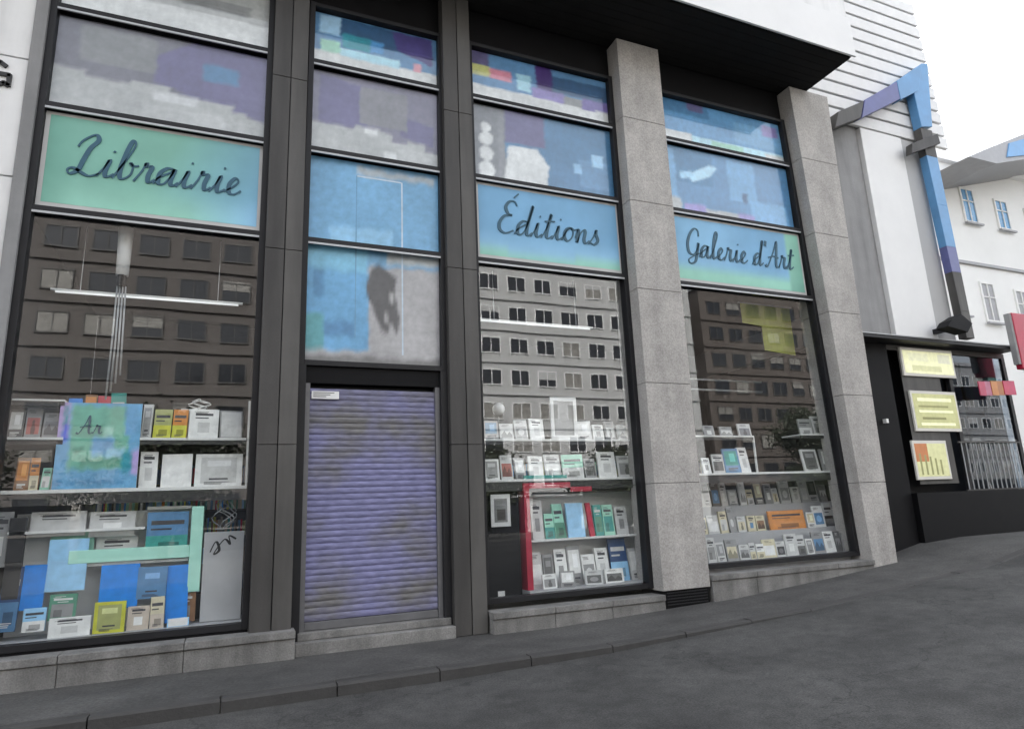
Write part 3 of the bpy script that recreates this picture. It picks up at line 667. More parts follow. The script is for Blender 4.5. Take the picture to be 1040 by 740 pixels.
# left window
G1 = 'books on the shelves of the left window'
prow('on the upper shelf left of the blue poster', SA, 425, [(8, 24, .33, 'dark grey'), (26, 42, .36, 'grey'), (44, 62, .30, 'grey')], group=G1)
prow('on the upper shelf right of the blue poster', SA, 425, [(144, 154, .42, 'pale grey'), (156, 174, .36, 'olive', 'yellow', 'd'), (175, 190, .36, 'orange', 'yellow', 'd'), (192, 222, .37, 'white', 'pale grey', 'c'), (224, 247, .36, 'grey', 'pale grey', 'p')], group=G1)
prow('on the main shelf left of the blue poster', SB, 475, [(16, 30, .37, 'brown', 'orange', 'b'), (31, 40, .37, 'orange', 'cream', 'd'), (42, 52, .25, 'aqua', 'white', 'a'), (53, 62, .33, 'pale grey')], group=G1)
prow('on the main shelf right of the blue poster', SB, 475, [(142, 160, .43, 'white', 'pale grey', 'c'), (164, 195, .40, 'white', 'white', 'p'), (198, 246, .40, 'white', 'pale grey', 'e')], group=G1)
# blue poster board standing on the shelf
def blue_board():
    x0, x1, z0, z1, y = -1.84, -1.02, SB+.002, 1.43, .27
    t = thing('poster_board', 'large blue and aqua poster board standing on the left window shelf', 'poster', ((x0+x1)/2, y, z0))
    box('board', M['white'], x0, x1, y+.002, y+.02, z0, z1, t)
    sh_ = [(0, 0, 1, 1, (.16, .42, .68)), (.15, .22, .86, .97, (.17, .48, .36)), (.0, .55, .12, 1, (.46, .34, .66)), (.05, .6, .1, .97, (.02, .30, .40)), (.06, .55, .11, .75, (.05, .10, .70)), (.42, .38, .68, .60, (.17, .42, .70)), (.6, .36, .82, .46, (.36, .68, .86)),
           (.80, .62, .98, .98, (.17, .42, .70)), (.3, .25, .8, .36, (.12, .36, .26)), (.80, .2, .92, .42, (.02, .32, .42)), (.0, .06, .85, .09, (.04, .20, .42)), (.92, .15, 1, .45, (.5, .4, .75)), (.55, .62, .66, .72, (.4, .72, .62)), (.2, .42, .32, .48, (.06, .25, .18))]
    soft_print(t, [([(a, b), (c_, b), (c_, d), (a, d)], cc) for a, b, c_, d, cc in sh_], (.16, .42, .68), lambda u, v: (lerp(x0, x1, u), lerp(z0, z1, v)), y, 34, 40, .02, random.Random(2))
    mb = MB()
    for s_ in GL['A'][0]+[[(p+1.5, q_) for p, q_ in s2] for s2 in GL['r'][0]]:
        ribbon(mb, spline([(x0+.19+p*.10, z0+.62+q_*.09) for p, q_ in s_]), .022, y-.014, .004)
    mb.build('lettering', M['ink'], t)
blue_board()
prow('standing on the shelf end behind the blue poster board', SA, 405, [(70, 84, .49, 'blue', 'blue', 'p'), (86, 98, .54, 'brown', 'orange', 'p'), (100, 113, .52, 'red', 'red', 'p'), (115, 130, .56, 'teal', 'red', 'd')], y=.48, group=G1, lean=.04)
bs = box('shelf_board', M['shelf'], -1.78, -1.02, .42, .72, SA-.03, SA); tag(bs, 'short shelf board behind the blue poster board', 'shelf')
# decorative dark twigs and white ornament above the white books
def wire_thing(label, x, y, z, h, wd, seed, m='wire', cat='ornament'):
    rd = random.Random(seed); t = thing('wire_ornament', label, cat, (x, y, z))
    mb = MB()
    for k in range(6):
        pts = []; a = rd.uniform(0, 6)
        for i in range(9):
            u = i/8; rr = wd*.5*math.sin(u*3.0+.1); pts.append((x+rr*math.cos(a+u*4), y+rr*.3*math.sin(a+u*4), z+h*u*rd.uniform(.85, 1)))
        mb.tube(pts, .007, 5)
    mb.tube([(x-wd*.3, y, z+.004), (x+wd*.3, y, z+.004)], .01, 6)
    mb.build('wire', M[m], t, smooth=True); return t
wire_thing('white curled wire ornament on the upper shelf above the white books', -.42, .5, SA+.38, .14, .26, 3, 'white')
b0 = box('box', M['white'], -.62, -.2, .44, .58, SA+.002, SA+.376); tag(b0, 'white box behind the books carrying the curled ornament', 'box')
wire_thing('dark and pale curled iron sculpture on the grey block', -.07, .42, -.06, .40, .30, 5, 'bead')
# solid white duct and cables standing in for a reflected lit pillar; tube lamps
t = thing('reflection_duct', 'white duct with cables behind the left window, standing in for a mirrored pillar', 'lamp', (-1.33, .62, 1.5))
MB().tube([(-1.36, .30, 3.64), (-1.36, .30, 3.02)], [.085, .07], 16).build('duct_body', M['white'], t, smooth=True)
MB().tube([(-1.36, .30, 3.018), (-1.36, .30, 2.88)], [.05, .05], 12).build('duct_end', M['black'], t, smooth=True)
for k in range(4):
    x = -1.40+.03*k
    MB().tube([(x, .30, 2.88), (x+.005*k, .30, 2.2), (x+.01*(k-1), .30+.01*k, 1.48+.1*k)], .011, 6).build('cable', M['bead'], t, smooth=True)
def tube_lamp(label, x0, x1, z, y=.42):
    t = thing('tube_lamp', label, 'lamp', ((x0+x1)/2, y, z), 'tube lamps hanging behind the windows')
    box('housing', M['white'], x0, x1, y-.02, y+.02, z+.013, z+.034, t)
    MB().tube([(x0+.05, y, z), (x1-.05, y, z)], .012, 10).build('tube', M['tube'], t, smooth=True)
    for x in (x0+.3, x1-.3): box('hanger', M['bead'], x-.004, x+.004, y-.004, y+.004, z+.034, 3.655, t)
tube_lamp('white tube lamp hanging behind the left window', -2.1, .02, 2.79)
tube_lamp('white tube lamp hanging behind the Editions window', 3.28, 5.3, 2.84)

# aqua display case of the left window
t = thing('display_case', 'aqua framed display case low in the left window', 'display case', (-1.15, .3, -1.1))
box('back_panel', M['white_panel'], -2.2, -.42, .60, .62, -1.098, .2, t)
box('post', M['aqua'], -.42, -.29, .30, .62, -.75, .22, t, bevel=.004)
box('rail', M['aqua'], -1.62, -.422, .31, .36, -.36, -.22, t, bevel=.004)
box('post', M['shelf_dark'], -2.19, -2.04, .30, .36, -.9, .16, t, bevel=.004)
box('top_board', M['shelf'], -2.2, -.90, .30, .598, -.02, .01, t); box('shelf_board', M['shelf'], -2.03, -.43, .362, .598, -.40, -.37, t)
box('head_board', M['white_panel'], -.90, -.43, .42, .598, .20, .235, t)
def lowb(label, x0, y0, x1, y1, colour, accent=None, style='p', yy=.33, lean=0.06, cat='book', grp='goods in the aqua display case'):
    X0_, Zt = at(x0, y0, yy); X1_, Zb = at(x1, y1, yy)
    book(label, X0_, at(x1, y0, yy)[0], max(Zb, -1.098), Zt-max(Zb, -1.098), colour, yy, lean, accent, style, grp, cat)
lowb('grey wide book standing on top board of aqua case', 32, 520, 88, 543, 'pale grey', 'pale grey', 'c', .40)
lowb('pale grey wide book beside the teal book on the aqua case', 92, 520, 138, 543, 'pale grey', 'white', 'c', .40)
lowb('teal and steel blue book at top right of aqua case', 150, 520, 192, 562, 'steel blue', 'teal', 'd', .34)
lowb('large light blue book in aqua case', 50, 548, 90, 598, 'light blue', 'light blue', 'p', .30)
lowb('aqua book behind the light blue book', 52, 540, 96, 575, 'aqua', 'aqua', 'p', .45)
lowb('white book behind the aqua rail', 98, 545, 140, 575, 'white', 'pale grey', 'c', .50)
lowb('bright blue book left in aqua case', 24, 574, 47, 618, 'blue', 'blue', 'p', .28)
lowb('dark blue book at the left edge of the low display', 2, 576, 22, 640, 'navy', 'steel blue', 'd', .28)
lowb('wide bright blue picture book in middle of aqua case', 103, 574, 142, 616, 'blue', 'blue', 'p', .29)
lowb('steel blue picture book beside bright blue one', 140, 576, 170, 606, 'steel blue', 'steel blue', 'e', .28)
lowb('bright blue book by the aqua post', 171, 574, 193, 630, 'blue', 'blue', 'p', .27)
lowb('pale blue book on the floor platform at left', 24, 618, 47, 640, 'light blue', 'white', 'd', .20)
lowb('green book on the floor platform below the light blue book', 50, 604, 78, 628, 'green', 'grey', 'a', .24)
lowb('yellow book with dark emblem on the floor platform', 96, 612, 128, 646, 'yellow', 'olive', 'e', .18)
lowb('beige book beside the yellow book', 130, 616, 152, 642, 'beige', 'white', 'c', .20)
lowb('cream book leaning under the steel blue book', 154, 606, 168, 640, 'cream', 'beige', 'd', .19)
lowb('pale cyan book by the foot of aqua post', 170, 628, 192, 640, 'light blue', 'white', 'p', .17)
lowb('brown book by the aqua post', 182, 602, 199, 630, 'brown', 'grey', 'c', .31)
lowb('white book on floor platform below green book', 50, 628, 92, 646, 'white', 'pale grey', 'c', .17)
lowb('grey catalogue at the far left of the low display', -12, 520, 14, 575, 'grey', 'pale grey', 'c', .30)
bl = box('display_block', M['display_back'], -.27, .17, .30, .62, -1.095, -.09, bevel=.006); tag(bl, 'grey block with dark scroll mark right of the aqua case', 'display block')
mb = MB(); ribbon(mb, spline([(-.2, -.32), (-.14, -.2), (-.1, -.3), (-.16, -.34), (-.05, -.18), (.02, -.24), (.0, -.14), (.08, -.18)]), .03, .296, .003)
o = mb.build('scroll_mark', M['ink_black'], bl)

# ------------------------------------------------------------------ Editions window goods
G3 = 'books behind the Editions window'
prow('on the upper shelf of the Editions window', SA, 430, [(492, 506, .28, 'grey'), (508, 521, .24, 'pale grey', 'white'), (523, 536, .30, 'pale grey', 'grey'), (538, 553, .32, 'white', 'pale grey'), (586, 600, .30, 'pale grey', 'white'), (602, 613, .24, 'white', 'grey'), (615, 625, .30, 'grey', 'white'), (627, 642, .24, 'pale grey')], group=G3)
prow('on the second shelf of the Editions window', SB, 470, [(492, 507, .30, 'white', 'grey'), (509, 521, .36, 'pale grey'), (523, 535, .32, 'grey', 'white'), (537, 552, .34, 'white', 'pale grey', 'c'), (554, 570, .36, 'pale grey', 'white'), (572, 592, .36, 'aqua', 'pale grey', 'd'), (594, 606, .30, 'grey'), (608, 626, .40, 'white', 'pale grey', 'c'), (628, 646, .34, 'pale grey', 'grey')], group=G3)
fx0, fz1 = at(558, 403, .3); fx1 = at(584, 403, .3)[0]
t = thing('framed_picture', 'white framed picture standing taller than the books on the Editions window shelf', 'picture frame', ((fx0+fx1)/2, .29, SA))
mb = MB()
for a, b, c_, d in ((fx0, fx0+.05, SA+.002, fz1), (fx1-.05, fx1, SA+.002, fz1), (fx0+.05, fx1-.05, SA+.002, SA+.06), (fx0+.05, fx1-.05, fz1-.06, fz1)): mb.box(a, b, .28, .31, c_, d)
mb.build('frame', M['white'], t); box('print', M['granite_dim'], fx0+.05, fx1-.05, .298, .308, SA+.06, fz1-.06, t)
t = thing('globe_lamp', 'small white globe lamp at left behind the Editions window', 'lamp', (3.68, .62, SA))
MB().tube([(3.68, .62, SA+.002), (3.68, .62, SA+.40)], .012, 8).build('stem', M['wire'], t)
gm = bmesh.new(); bmesh.ops.create_uvsphere(gm, u_segments=16, v_segments=10, radius=.095); me2 = bpy.data.meshes.new('globe'); gm.to_mesh(me2); me2.materials.append(M['white']); me2.shade_smooth()
go = bpy.data.objects.new('globe', me2); C.objects.link(go); go.parent = t; go.location = (0, 0, .49)
mbx = box('book', M['print'], px(530, 485), px(573, 485), .262, .30, SB+.002, SB+.05, col=COL['teal']); tag(mbx, 'flat teal book lying at the edge of second shelf in Editions window', 'book')
# red display case
t = thing('display_case', 'red framed book case low behind the Editions window', 'display case', (4.8, .3, -1.08))
box('side_post', M['red'], 3.86, 3.95, .23, .66, -1.078, .39, t, bevel=.004)
box('top_rail', M['red'], 3.952, 4.62, .23, .255, .31, .39, t, bevel=.004); box('short_rail', M['red'], 4.62, 4.98, .232, .253, .25, .32, t, bevel=.004)
box('top_board', M['shelf_dark'], 3.962, 5.92, .335, .66, .24, .30, t)
box('back_panel', M['white_panel'], 3.962, 5.92, .64, .66, -1.078, .238, t)
box('shelf_board', M['shelf'], 3.962, 5.92, .28, .638, -.44, -.41, t, bevel=.003)
G3b = 'books in the red display case'
prow('on the upper tier of the red display case', -.41, 530, [(541, 552, .55, 'pale grey', 'grey'), (554, 563, .36, 'aqua', 'teal', 'd'), (564, 576, .50, 'aqua', 'green', 'd'), (577, 594, .50, 'light blue', 'light blue', 'p'), (599, 604, .50, 'red', 'red', 'p'), (605, 613, .46, 'teal', 'green', 'a'), (614, 624, .46, 'aqua', 'teal', 'a'), (626, 638, .42, 'pale grey', 'grey', 'c')], group=G3b, y=.36)
prow('on the floor of the red display case', -1.08, 575, [(541, 552, .50, 'pale grey', 'white'), (553, 563, .46, 'grey', 'dark grey', 'e'), (565, 577, .52, 'white', 'grey', 'c'), (578, 592, .55, 'grey', 'white', 'b'), (593, 606, .42, 'white', 'grey'), (607, 620, .50, 'white', 'pale grey', 'c'), (622, 639, .62, 'navy', 'light blue', 'd'), (641, 655, .46, 'pale grey', 'white')], group=G3b, y=.34)
prow('at the front foot of the red display case', -1.08, 592, [(552, 566, .20, 'white', 'grey'), (570, 584, .22, 'grey', 'white'), (596, 612, .20, 'pale grey', 'dark grey'), (616, 634, .20, 'white', 'dark grey')], group=G3b, y=.20)
# black cabinet left of it with a framed notice and tag
kb_ = box('recess', M['black'], 3.20, 3.82, .34, .7, -1.155, .40, bevel=.004); tag(kb_, 'plain black cabinet left of the red display case', 'recess')  # solid black block standing in for a dark recess
t = thing('framed_notice', 'white framed notice on the black cabinet', 'notice', (3.52, .32, -.2))
nx0, nz1 = at(498, 502, .32); nx1, nz0 = at(519, 534, .32)
box('frame', M['white'], nx0, nx1, .318, .338, nz0, nz1, t, bevel=.004); box('sheet', M['granite_dim'], nx0+.05, nx1-.05, .314, .317, nz0+.06, nz1-.06, t)
box('picture', M['anthracite_light'], nx0+.09, nx1-.08, .311, .3135, nz0+.09, nz0+.24, t)
tg = box('price_tag', M['white'], 3.44, 3.54, .30, .305, -1.155, -1.06); tag(tg, 'tiny white tag at the foot of the black cabinet', 'tag')

# ------------------------------------------------------------------ Galerie window goods
G4 = "books behind the rightmost window"
prow("on the left upper shelf of the rightmost window", 1.10, 430, [(714, 726, .20, 'grey'), (730, 744, .18, 'grey', 'pale grey'), (750, 762, .24, 'pale grey')], group=G4, y=.45)
prow("on the right upper shelf of the rightmost window", 1.14, 430, [(812, 824, .30, 'grey', 'pale grey'), (826, 842, .36, 'pale grey', 'grey')], group=G4, y=.42)
prow("on the main shelf of the rightmost window", SB+.03, 465, [(713, 722, .26, 'white', 'grey'), (724, 735, .32, 'pale grey', 'dark grey'), (737, 751, .42, 'steel blue', 'teal', 'b'), (752, 762, .44, 'white', 'pale grey', 'c'), (816, 832, .40, 'pale grey', 'dark grey', 'e'), (835, 848, .40, 'grey', 'white')], group=G4)
greys = ['white', 'pale grey', 'grey', 'pale grey', 'white', 'dark grey', 'grey', 'cream']
rd = random.Random(8)
def tierrow(where, z, y, x0, x1, hmin, hmax, n):
    its = []; x = x0; k = 0
    while x < x1 and k < n:
        wd = rd.uniform(.12, .26); its.append((x, x+wd, rd.uniform(hmin, hmax), rd.choice(greys), rd.choice(greys+['black', 'brown', 'steel blue']), rd.choice('abcdefgh'))); x += wd+rd.uniform(.0, .04); k += 1
    row(where, z, its, y, G4, .12)
tierrow("in the floor row of the rightmost window", -.92, .22, 6.85, 10.1, .22, .38, 16)
tierrow("on the low step of the rightmost window", -.50, .52, 6.9, 8.55, .24, .42, 9)
book("wide orange covered book on the low step behind the rightmost window", 8.62, 9.42, -.499, .32, 'orange', .50, .12, 'orange', 'd', G4)
tierrow("on the low step right of the orange book", -.50, .52, 9.50, 10.4, .26, .42, 5)
tierrow("on the high step behind the rightmost window", -.06, .84, 7.05, 10.4, .22, .44, 16)
# olive cloth hung inside in place of a reflected yellow patch
t = thing('reflection_cloth', "olive yellow cloth in place of a reflection at the top of the rightmost window", 'banner', (9.0, .5, 2.7))
MB().prism([(8.55, 3.22), (9.0, 3.18), (9.0, 2.72), (9.75, 2.66), (9.75, 3.58), (8.55, 3.6)], .5, .51).build('cloth', mat('olive cloth', (.32, .34, .07), .9, var=.2), t)
box('rod', M['bead'], 8.5, 9.8, .498, .512, 3.6, 3.62, t)
# stacked papers / shelf lines farther back
for k, (x0, x1, z) in enumerate([(7.6, 9.9, 2.35), (7.9, 9.9, 2.15)]):
    o = box('ceiling_rail', M['bead'], x0, x1, 1.6, 1.65, z, z+.03); tag(o, ['upper pale rail crossing the dark room behind the olive cloth', 'lower pale rail crossing the dark room behind the olive cloth'][k], 'rail')
# bookcases at the back wall of the shop
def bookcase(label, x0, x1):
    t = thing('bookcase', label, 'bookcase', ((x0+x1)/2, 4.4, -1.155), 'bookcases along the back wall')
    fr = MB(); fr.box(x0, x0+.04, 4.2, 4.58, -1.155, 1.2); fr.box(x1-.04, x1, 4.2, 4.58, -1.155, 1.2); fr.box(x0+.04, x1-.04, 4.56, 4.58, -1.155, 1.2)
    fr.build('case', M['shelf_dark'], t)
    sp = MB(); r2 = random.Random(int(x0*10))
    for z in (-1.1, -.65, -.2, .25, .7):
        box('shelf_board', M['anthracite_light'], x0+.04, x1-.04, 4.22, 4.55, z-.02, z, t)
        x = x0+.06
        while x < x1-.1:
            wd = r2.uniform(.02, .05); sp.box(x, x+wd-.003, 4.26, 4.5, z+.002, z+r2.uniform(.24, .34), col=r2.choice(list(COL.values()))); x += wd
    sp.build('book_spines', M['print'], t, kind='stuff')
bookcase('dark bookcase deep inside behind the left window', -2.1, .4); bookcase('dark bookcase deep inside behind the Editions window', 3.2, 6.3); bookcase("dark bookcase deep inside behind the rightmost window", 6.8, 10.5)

# ------------------------------------------------------------------ white neighbouring building on the left
nb = thing('white_building', 'white panelled building left of the bookshop with a black letter G', 'building', (-6, 0, -1.5))
box('wall', M['grey_panel'], -12, -2.47, -.02, 8, -1.62, 12, nb)
for xa, xb in ((-12, -8.25), (-8.24, -5.25), (-5.24, -2.475)):
    for za, zb in ((-1.6, .9), (.92, 2.45), (2.47, 3.96), (3.98, 5.49), (5.51, 7.05), (7.07, 9.5), (9.52, 12)):
        box('wall_panel', M['white_wall'], xa, xb, -.06, -.022, za, zb, nb, bevel=.004)
gpts = []
for k in range(15):
    a = R(40+k*20); gpts.append((-2.83+.20*math.cos(a), 5.24+.17*math.sin(a)))
gpts += [(-2.63, 5.10), (-2.63, 5.24), (-2.79, 5.24)]
mb = MB()
for (a, b), (c_, d) in zip(gpts, gpts[1:]):
    dx_, dz_ = c_-a, d-b; L_ = math.hypot(dx_, dz_); nx_, nz_ = -dz_/L_*.024, dx_/L_*.024; ex, ez = dx_/L_*.01, dz_/L_*.01
    mb.prism([(a-ex-nx_*-1*-1, b-ez-nz_), (c_+ex-nx_, d+ez-nz_), (c_+ex+nx_, d+ez+nz_), (a-ex+nx_, b-ez+nz_)], -.085, -.061)
mb.build('letter', M['ink_black'], nb)

# ------------------------------------------------------------------ right hand neighbour: pale panel, louvres, blue steel, dark shopfront
rb = thing('corner_building', 'pale louvred building with dark ground floor shop right of the last granite column', 'building', (13, 0, -.85))
box('grey_strip', M['granite_dim'], 10.72, 12.08, .20, .6, 3.0, 7.9, rb)
box('pale_panel', M['white_panel'], 12.09, 13.36, .10, .6, 3.06, 7.74, rb, bevel=.01)
box('side_panel', M['grey_panel'], 13.37, 13.94, .12, .6, 3.06, 7.74, rb, bevel=.01)
box('back_wall', M['grey_panel'], 10.72, 14.2, .62, 7.0, 3.05, 7.8, rb)
box('upper_body', M['grey_panel'], 10.3, 14.9, .25, 7, 7.92, 11.6, rb)
z = 7.76; k = 0
while z < 11.6:
    MB().prism([(10.3, z), (14.95-.02*k, z), (14.95-.02*k, z+.27), (10.3, z+.27)], .08-.0, .16).build('louvre_slat', M['louvre'], rb, bevel=.012)
    z += .325; k += 1
# slanting blue steel member and post
st = thing('steel_brace', 'blue and violet slanting steel brace with its tall post on the pale building', 'steel frame', (14.1, -.1, 3.1))
P = lambda x, y: at(x, y, -.1)
def seg(name, pts, m, y0=-.16, y1=.06): MB().prism([P(*p) for p in pts], y0, y1).build(name, m, st, bevel=.01)
seg('end_plate', [(846, 131), (872, 121), (875, 104), (849, 115)], M['anthracite_light'])
seg('beam', [(873, 121), (912, 102), (909, 84), (876, 103)], M['violet_steel'])
seg('head_plate', [(912, 103), (930, 94), (934, 66), (908, 84)], M['blue_steel'], -.17, .05)
seg('corner_plate', [(926, 94), (934, 130), (945, 130), (940, 66), (934, 66)], M['blue_steel'], -.15, .05)
seg('stay', [(922, 158), (951, 148), (948, 138), (922, 148)], M['anthracite'], -.2, -.05)
px0, pz0 = P(981, 343); px1, _ = P(989, 343); qx0, qz0 = P(934, 130); qx1, _ = P(945, 130)
segs = [(0, .12, 'anthracite_light'), (.12, .30, 'anthracite_light'), (.30, .42, 'violet_steel'), (.42, .62, 'blue_steel'), (.62, .86, 'blue_steel'), (.86, 1, 'anthracite_light')]
for a, b, mm in segs:
    l = lambda t, s_: (lerp((px0, px1)[s_], (qx0, qx1)[s_], t), lerp(pz0, qz0, t))
    MB().prism([l(a, 0), l(a, 1), l(b, 1), l(b, 0)], -.12, .05).build('post', M[mm], st, bevel=.006)
# flood lamp at the foot of the post
t = thing('flood_lamp', 'small black flood lamp above the dark shopfront by the blue post', 'lamp', (13.3, -.2, 3.12))
MB().prism([(12.95, 3.22), (13.55, 3.14), (13.75, 3.34), (13.45, 3.52), (13.1, 3.36)], -.38, -.12).build('housing', M['black'], t, bevel=.01)
box('bracket', M['frame'], 13.2, 13.3, -.12, .12, 3.2, 3.3, t)
# canopy and dark shopfront
can = box('canopy', M['frame'], 10.75, 15.75, -.03, .6, 2.98, 3.055, rb, bevel=.005)
box('canopy_edge', M['bead'], 10.8, 15.75, -.045, -.032, 3.05, 3.07, can)
box('shop_wall', M['black'], 10.72, 12.0, .30, .6, -1.15, 2.97, rb)
box('shop_wall', M['black'], 12.0, 15.75, .55, .62, -1.0, 2.97, rb)
box('stall_riser', M['black'], 12.02, 15.75, .2, .54, -1.0, .02, rb)
box('transom', M['anthracite'], 12.0, 15.75, .3, .36, 2.86, 2.97, rb)
for x in (13.75, 15.65): box('mullion', M['frame'], x, x+.10, .3, .37, .022, 2.858, rb)
box('shop_pane', M['glass_dark'], 13.86, 15.64, .33, .34, .03, 2.85, rb)
for x0, x1, z0, z1, m in ((13.95, 14.4, 1.3, 2.6, 'anthracite'), (14.5, 15.0, 1.7, 2.75, 'anthracite_light'), (15.05, 15.6, .9, 2.1, 'anthracite'), (14.4, 15.1, .2, 1.4, 'anthracite')):
    box('interior_panel', M[m], x0, x1, .5, .53, z0, z1, rb)
# three pale yellow menu boards
YEL, YG = (.80, .80, .50), (.46, .46, .22)
def menu(label, pts, cols, lines):
    (xa, za), (xb, zb) = at(pts[0], pts[1], .24), at(pts[2], pts[3], .24)
    t = thing('menu_board', label, 'menu board', ((xa+xb)/2, .24, zb), 'yellow menu boards on the dark shopfront')
    box('frame', M['paper'], xa, xb, .25, .29, zb, za, t, bevel=.004)
    m = MB(); m.quad([(xa+.05, .246, zb+.06), (xb-.05, .246, zb+.06), (xb-.05, .246, za-.06), (xa+.05, .246, za-.06)], cols[0])
    for k, (u0, v0, u1, v1, c) in enumerate(lines):
        m.quad([(lerp(xa+.05, xb-.05, a), .2455-.0004*k, lerp(zb+.06, za-.06, b)) for a, b in ((u0, v0), (u1, v0), (u1, v1), (u0, v1))], c)
    m.build('print', M['glow_print'], t)
menu('uppermost bright pale yellow menu board on the dark shopfront', (914, 352, 972, 384), [YEL], [(.15, .1, .75, .35, (.60, .60, .34)), (.7, .5, .95, .9, (.66, .66, .5)), (.1, .55, .5, .9, (.74, .74, .5))])
menu('middle olive yellow menu board on the dark shopfront', (924, 396, 978, 438), [YG], [(.1, .78, .9, .88, YEL), (.1, .6, .8, .66, (.25, .25, .1)), (.1, .45, .9, .52, YEL), (.15, .25, .7, .32, (.2, .2, .08)), (.1, .08, .9, .16, YEL)])
menu('lowest menu board with a brown patch on the dark shopfront', (926, 447, 968, 486), [(.56, .56, .3)], [(.0, .45, .4, 1, (.42, .16, .06))]+[(.1+.16*k, .05, .16+.16*k, .7-.05*k, (.24, .24, .1)) for k in range(5)])
(xa_, za_), (xb_, zb_) = at(910, 349, .29), at(981, 490, .29)
box('display_frame', M['anthracite_light'], xa_, xb_-.2, .294, .299, zb_, za_-.05, rb)
sp_ = box('spot_lamp', M['white'], 11.55, 11.61, .22, .30, 1.36, 1.44); tag(sp_, 'tiny white lamp on the dark wall beside menu boards', 'lamp')
# railing
t = thing('railing', 'grey vertical bar railing in front of the dark shopfront', 'railing', (14.6, .24, .02))
n = 13
for k in range(n):
    x = 13.64+k*.15
    box('bar', M['bead'], x-.008, x+.008, .232, .248, .05, .98, t)
box('hand_rail', M['anthracite_light'], 13.55, 15.55, .224, .256, .981, 1.01, t); box('bottom_rail', M['anthracite'], 13.55, 15.55, .22, .26, .022, .049, t)
# red sign and coloured valance
t = thing('projecting_sign', 'red sign box at the right edge above the dark shopfront', 'sign', (15.6, -.1, 2.6))
(xa, za), (xb, zb) = at(1021, 318, -.1), at(1052, 376, -.1)
box('sign_box', M['red'], xa+.08, xb, -.18, -.04, zb, za, t, bevel=.015); box('side_strip', M['granite_dim'], xa, xa+.078, -.16, -.05, zb+.1, za-.02, t)
box('lower_panel', M['aqua'], xa+.3, xb, -.17, -.05, zb-.16, zb-.004, t)
t = thing('awning_valance', 'short awning strip of pink, orange and red panels under the red sign', 'awning', (15, .05, 2.1))
x = at(995, 395, .0)[0]
for k, c in enumerate([(.45, .04, .10), (.42, .12, .20), (.52, .20, .05), (.40, .14, .04), (.50, .02, .08), (.50, .02, .10)]):
    zz = at(995+8*k, 387, 0)[1]
    MB().prism([(x, zz-.30), (x+.20, zz-.30), (x+.20, zz), (x, zz)], .0+.01*(k % 2), .02+.01*(k % 2), col=c).build('awning_panel', M['print'], t); x += .205

# ------------------------------------------------------------------ far white building and roof on the right
fb = thing('white_house', 'white house with small blue windows seen past the steel post at the far right', 'building', (30, 9, -.8))
YF = 9
def A(x, y): return at(x, y, YF)
xl = A(940, 200)[0]; xr = A(1130, 200)[0]+8
ztl = A(956, 158)[1]; ztr = A(1040, 182)[1]
box('wall', M['plaster_white'], xl-4, xr, YF, YF+10, -1.0, ztl, fb)
box('cornice', M['white'], xl-4.1, xr+.1, YF-.25, YF-.002, ztl-.35, ztl+.1, fb)
box('string_course', M['tin'], xl-4, xr, YF-.12, YF-.002, A(1000, 270)[1]-.08, A(1000, 270)[1]+.05, fb)
for (a, b, c_, d, mm) in [(974, 192, 991, 226, 'blue_glass'), (1009, 204, 1024, 233, 'blue_glass'), (1040, 214, 1055, 242, 'blue_glass'), (995, 288, 1012, 326, 'tin'), (1030, 296, 1046, 332, 'tin'), (962, 282, 976, 318, 'tin')]:
    (x0, z1), (x1, z0) = A(a, b), A(c_, d)
    x1 = max(x1, x0+.8); fr = MB()
    for a2, b2, c2, d2 in ((x0-.10, x0, z0-.1, z1+.1), (x1, x1+.10, z0-.1, z1+.1), (x0, x1, z0-.1, z0), (x0, x1, z1, z1+.1), ((x0+x1)/2-.03, (x0+x1)/2+.03, z0, z1), (x0, x1, lerp(z0, z1, .62), lerp(z0, z1, .62)+.05)): fr.box(a2, b2, YF-.07, YF-.002, c2, d2)
    wf = fr.build('window', M['plaster_white'], fb); MB().box(x0+.002, x1-.002, YF-.03, YF-.004, z0+.002, z1-.002).build('pane', M[mm], wf)
    box('sill', M['tin'], x0-.2, x1+.2, YF-.2, YF-.081, z0-.2, z0-.122, wf)
YR = 6.5
t = thing('roof_canopy', 'grey flat roof overhang with blue underside jutting in at the upper right', 'roof', (*[at(1040, 160, YR)[0]], YR, 10))
pts = [at(984, 158, YR), at(1060, 136, YR)]
pr = [at(984, 159, YR), at(1012, 166, YR), at(1120, 150, YR), at(1120, 100, YR), at(1040, 136, YR), at(1000, 152, YR)]
MB().prism(pr, YR, YR+3).build('roof_slab', M['tin'], t)
MB().prism([at(1022, 160, YR), at(1120, 150, YR), at(1120, 118, YR), at(1024, 146, YR)], YR-.05, YR-.003).build('blue_fascia', M['blue_steel'], t)
xr2 = at(1110, 140, YR)[0]
box('support', M['white'], xr2, xr2+.4, YR+1, YR+1.4, -1, at(1110, 140, YR)[1]-.2, t)

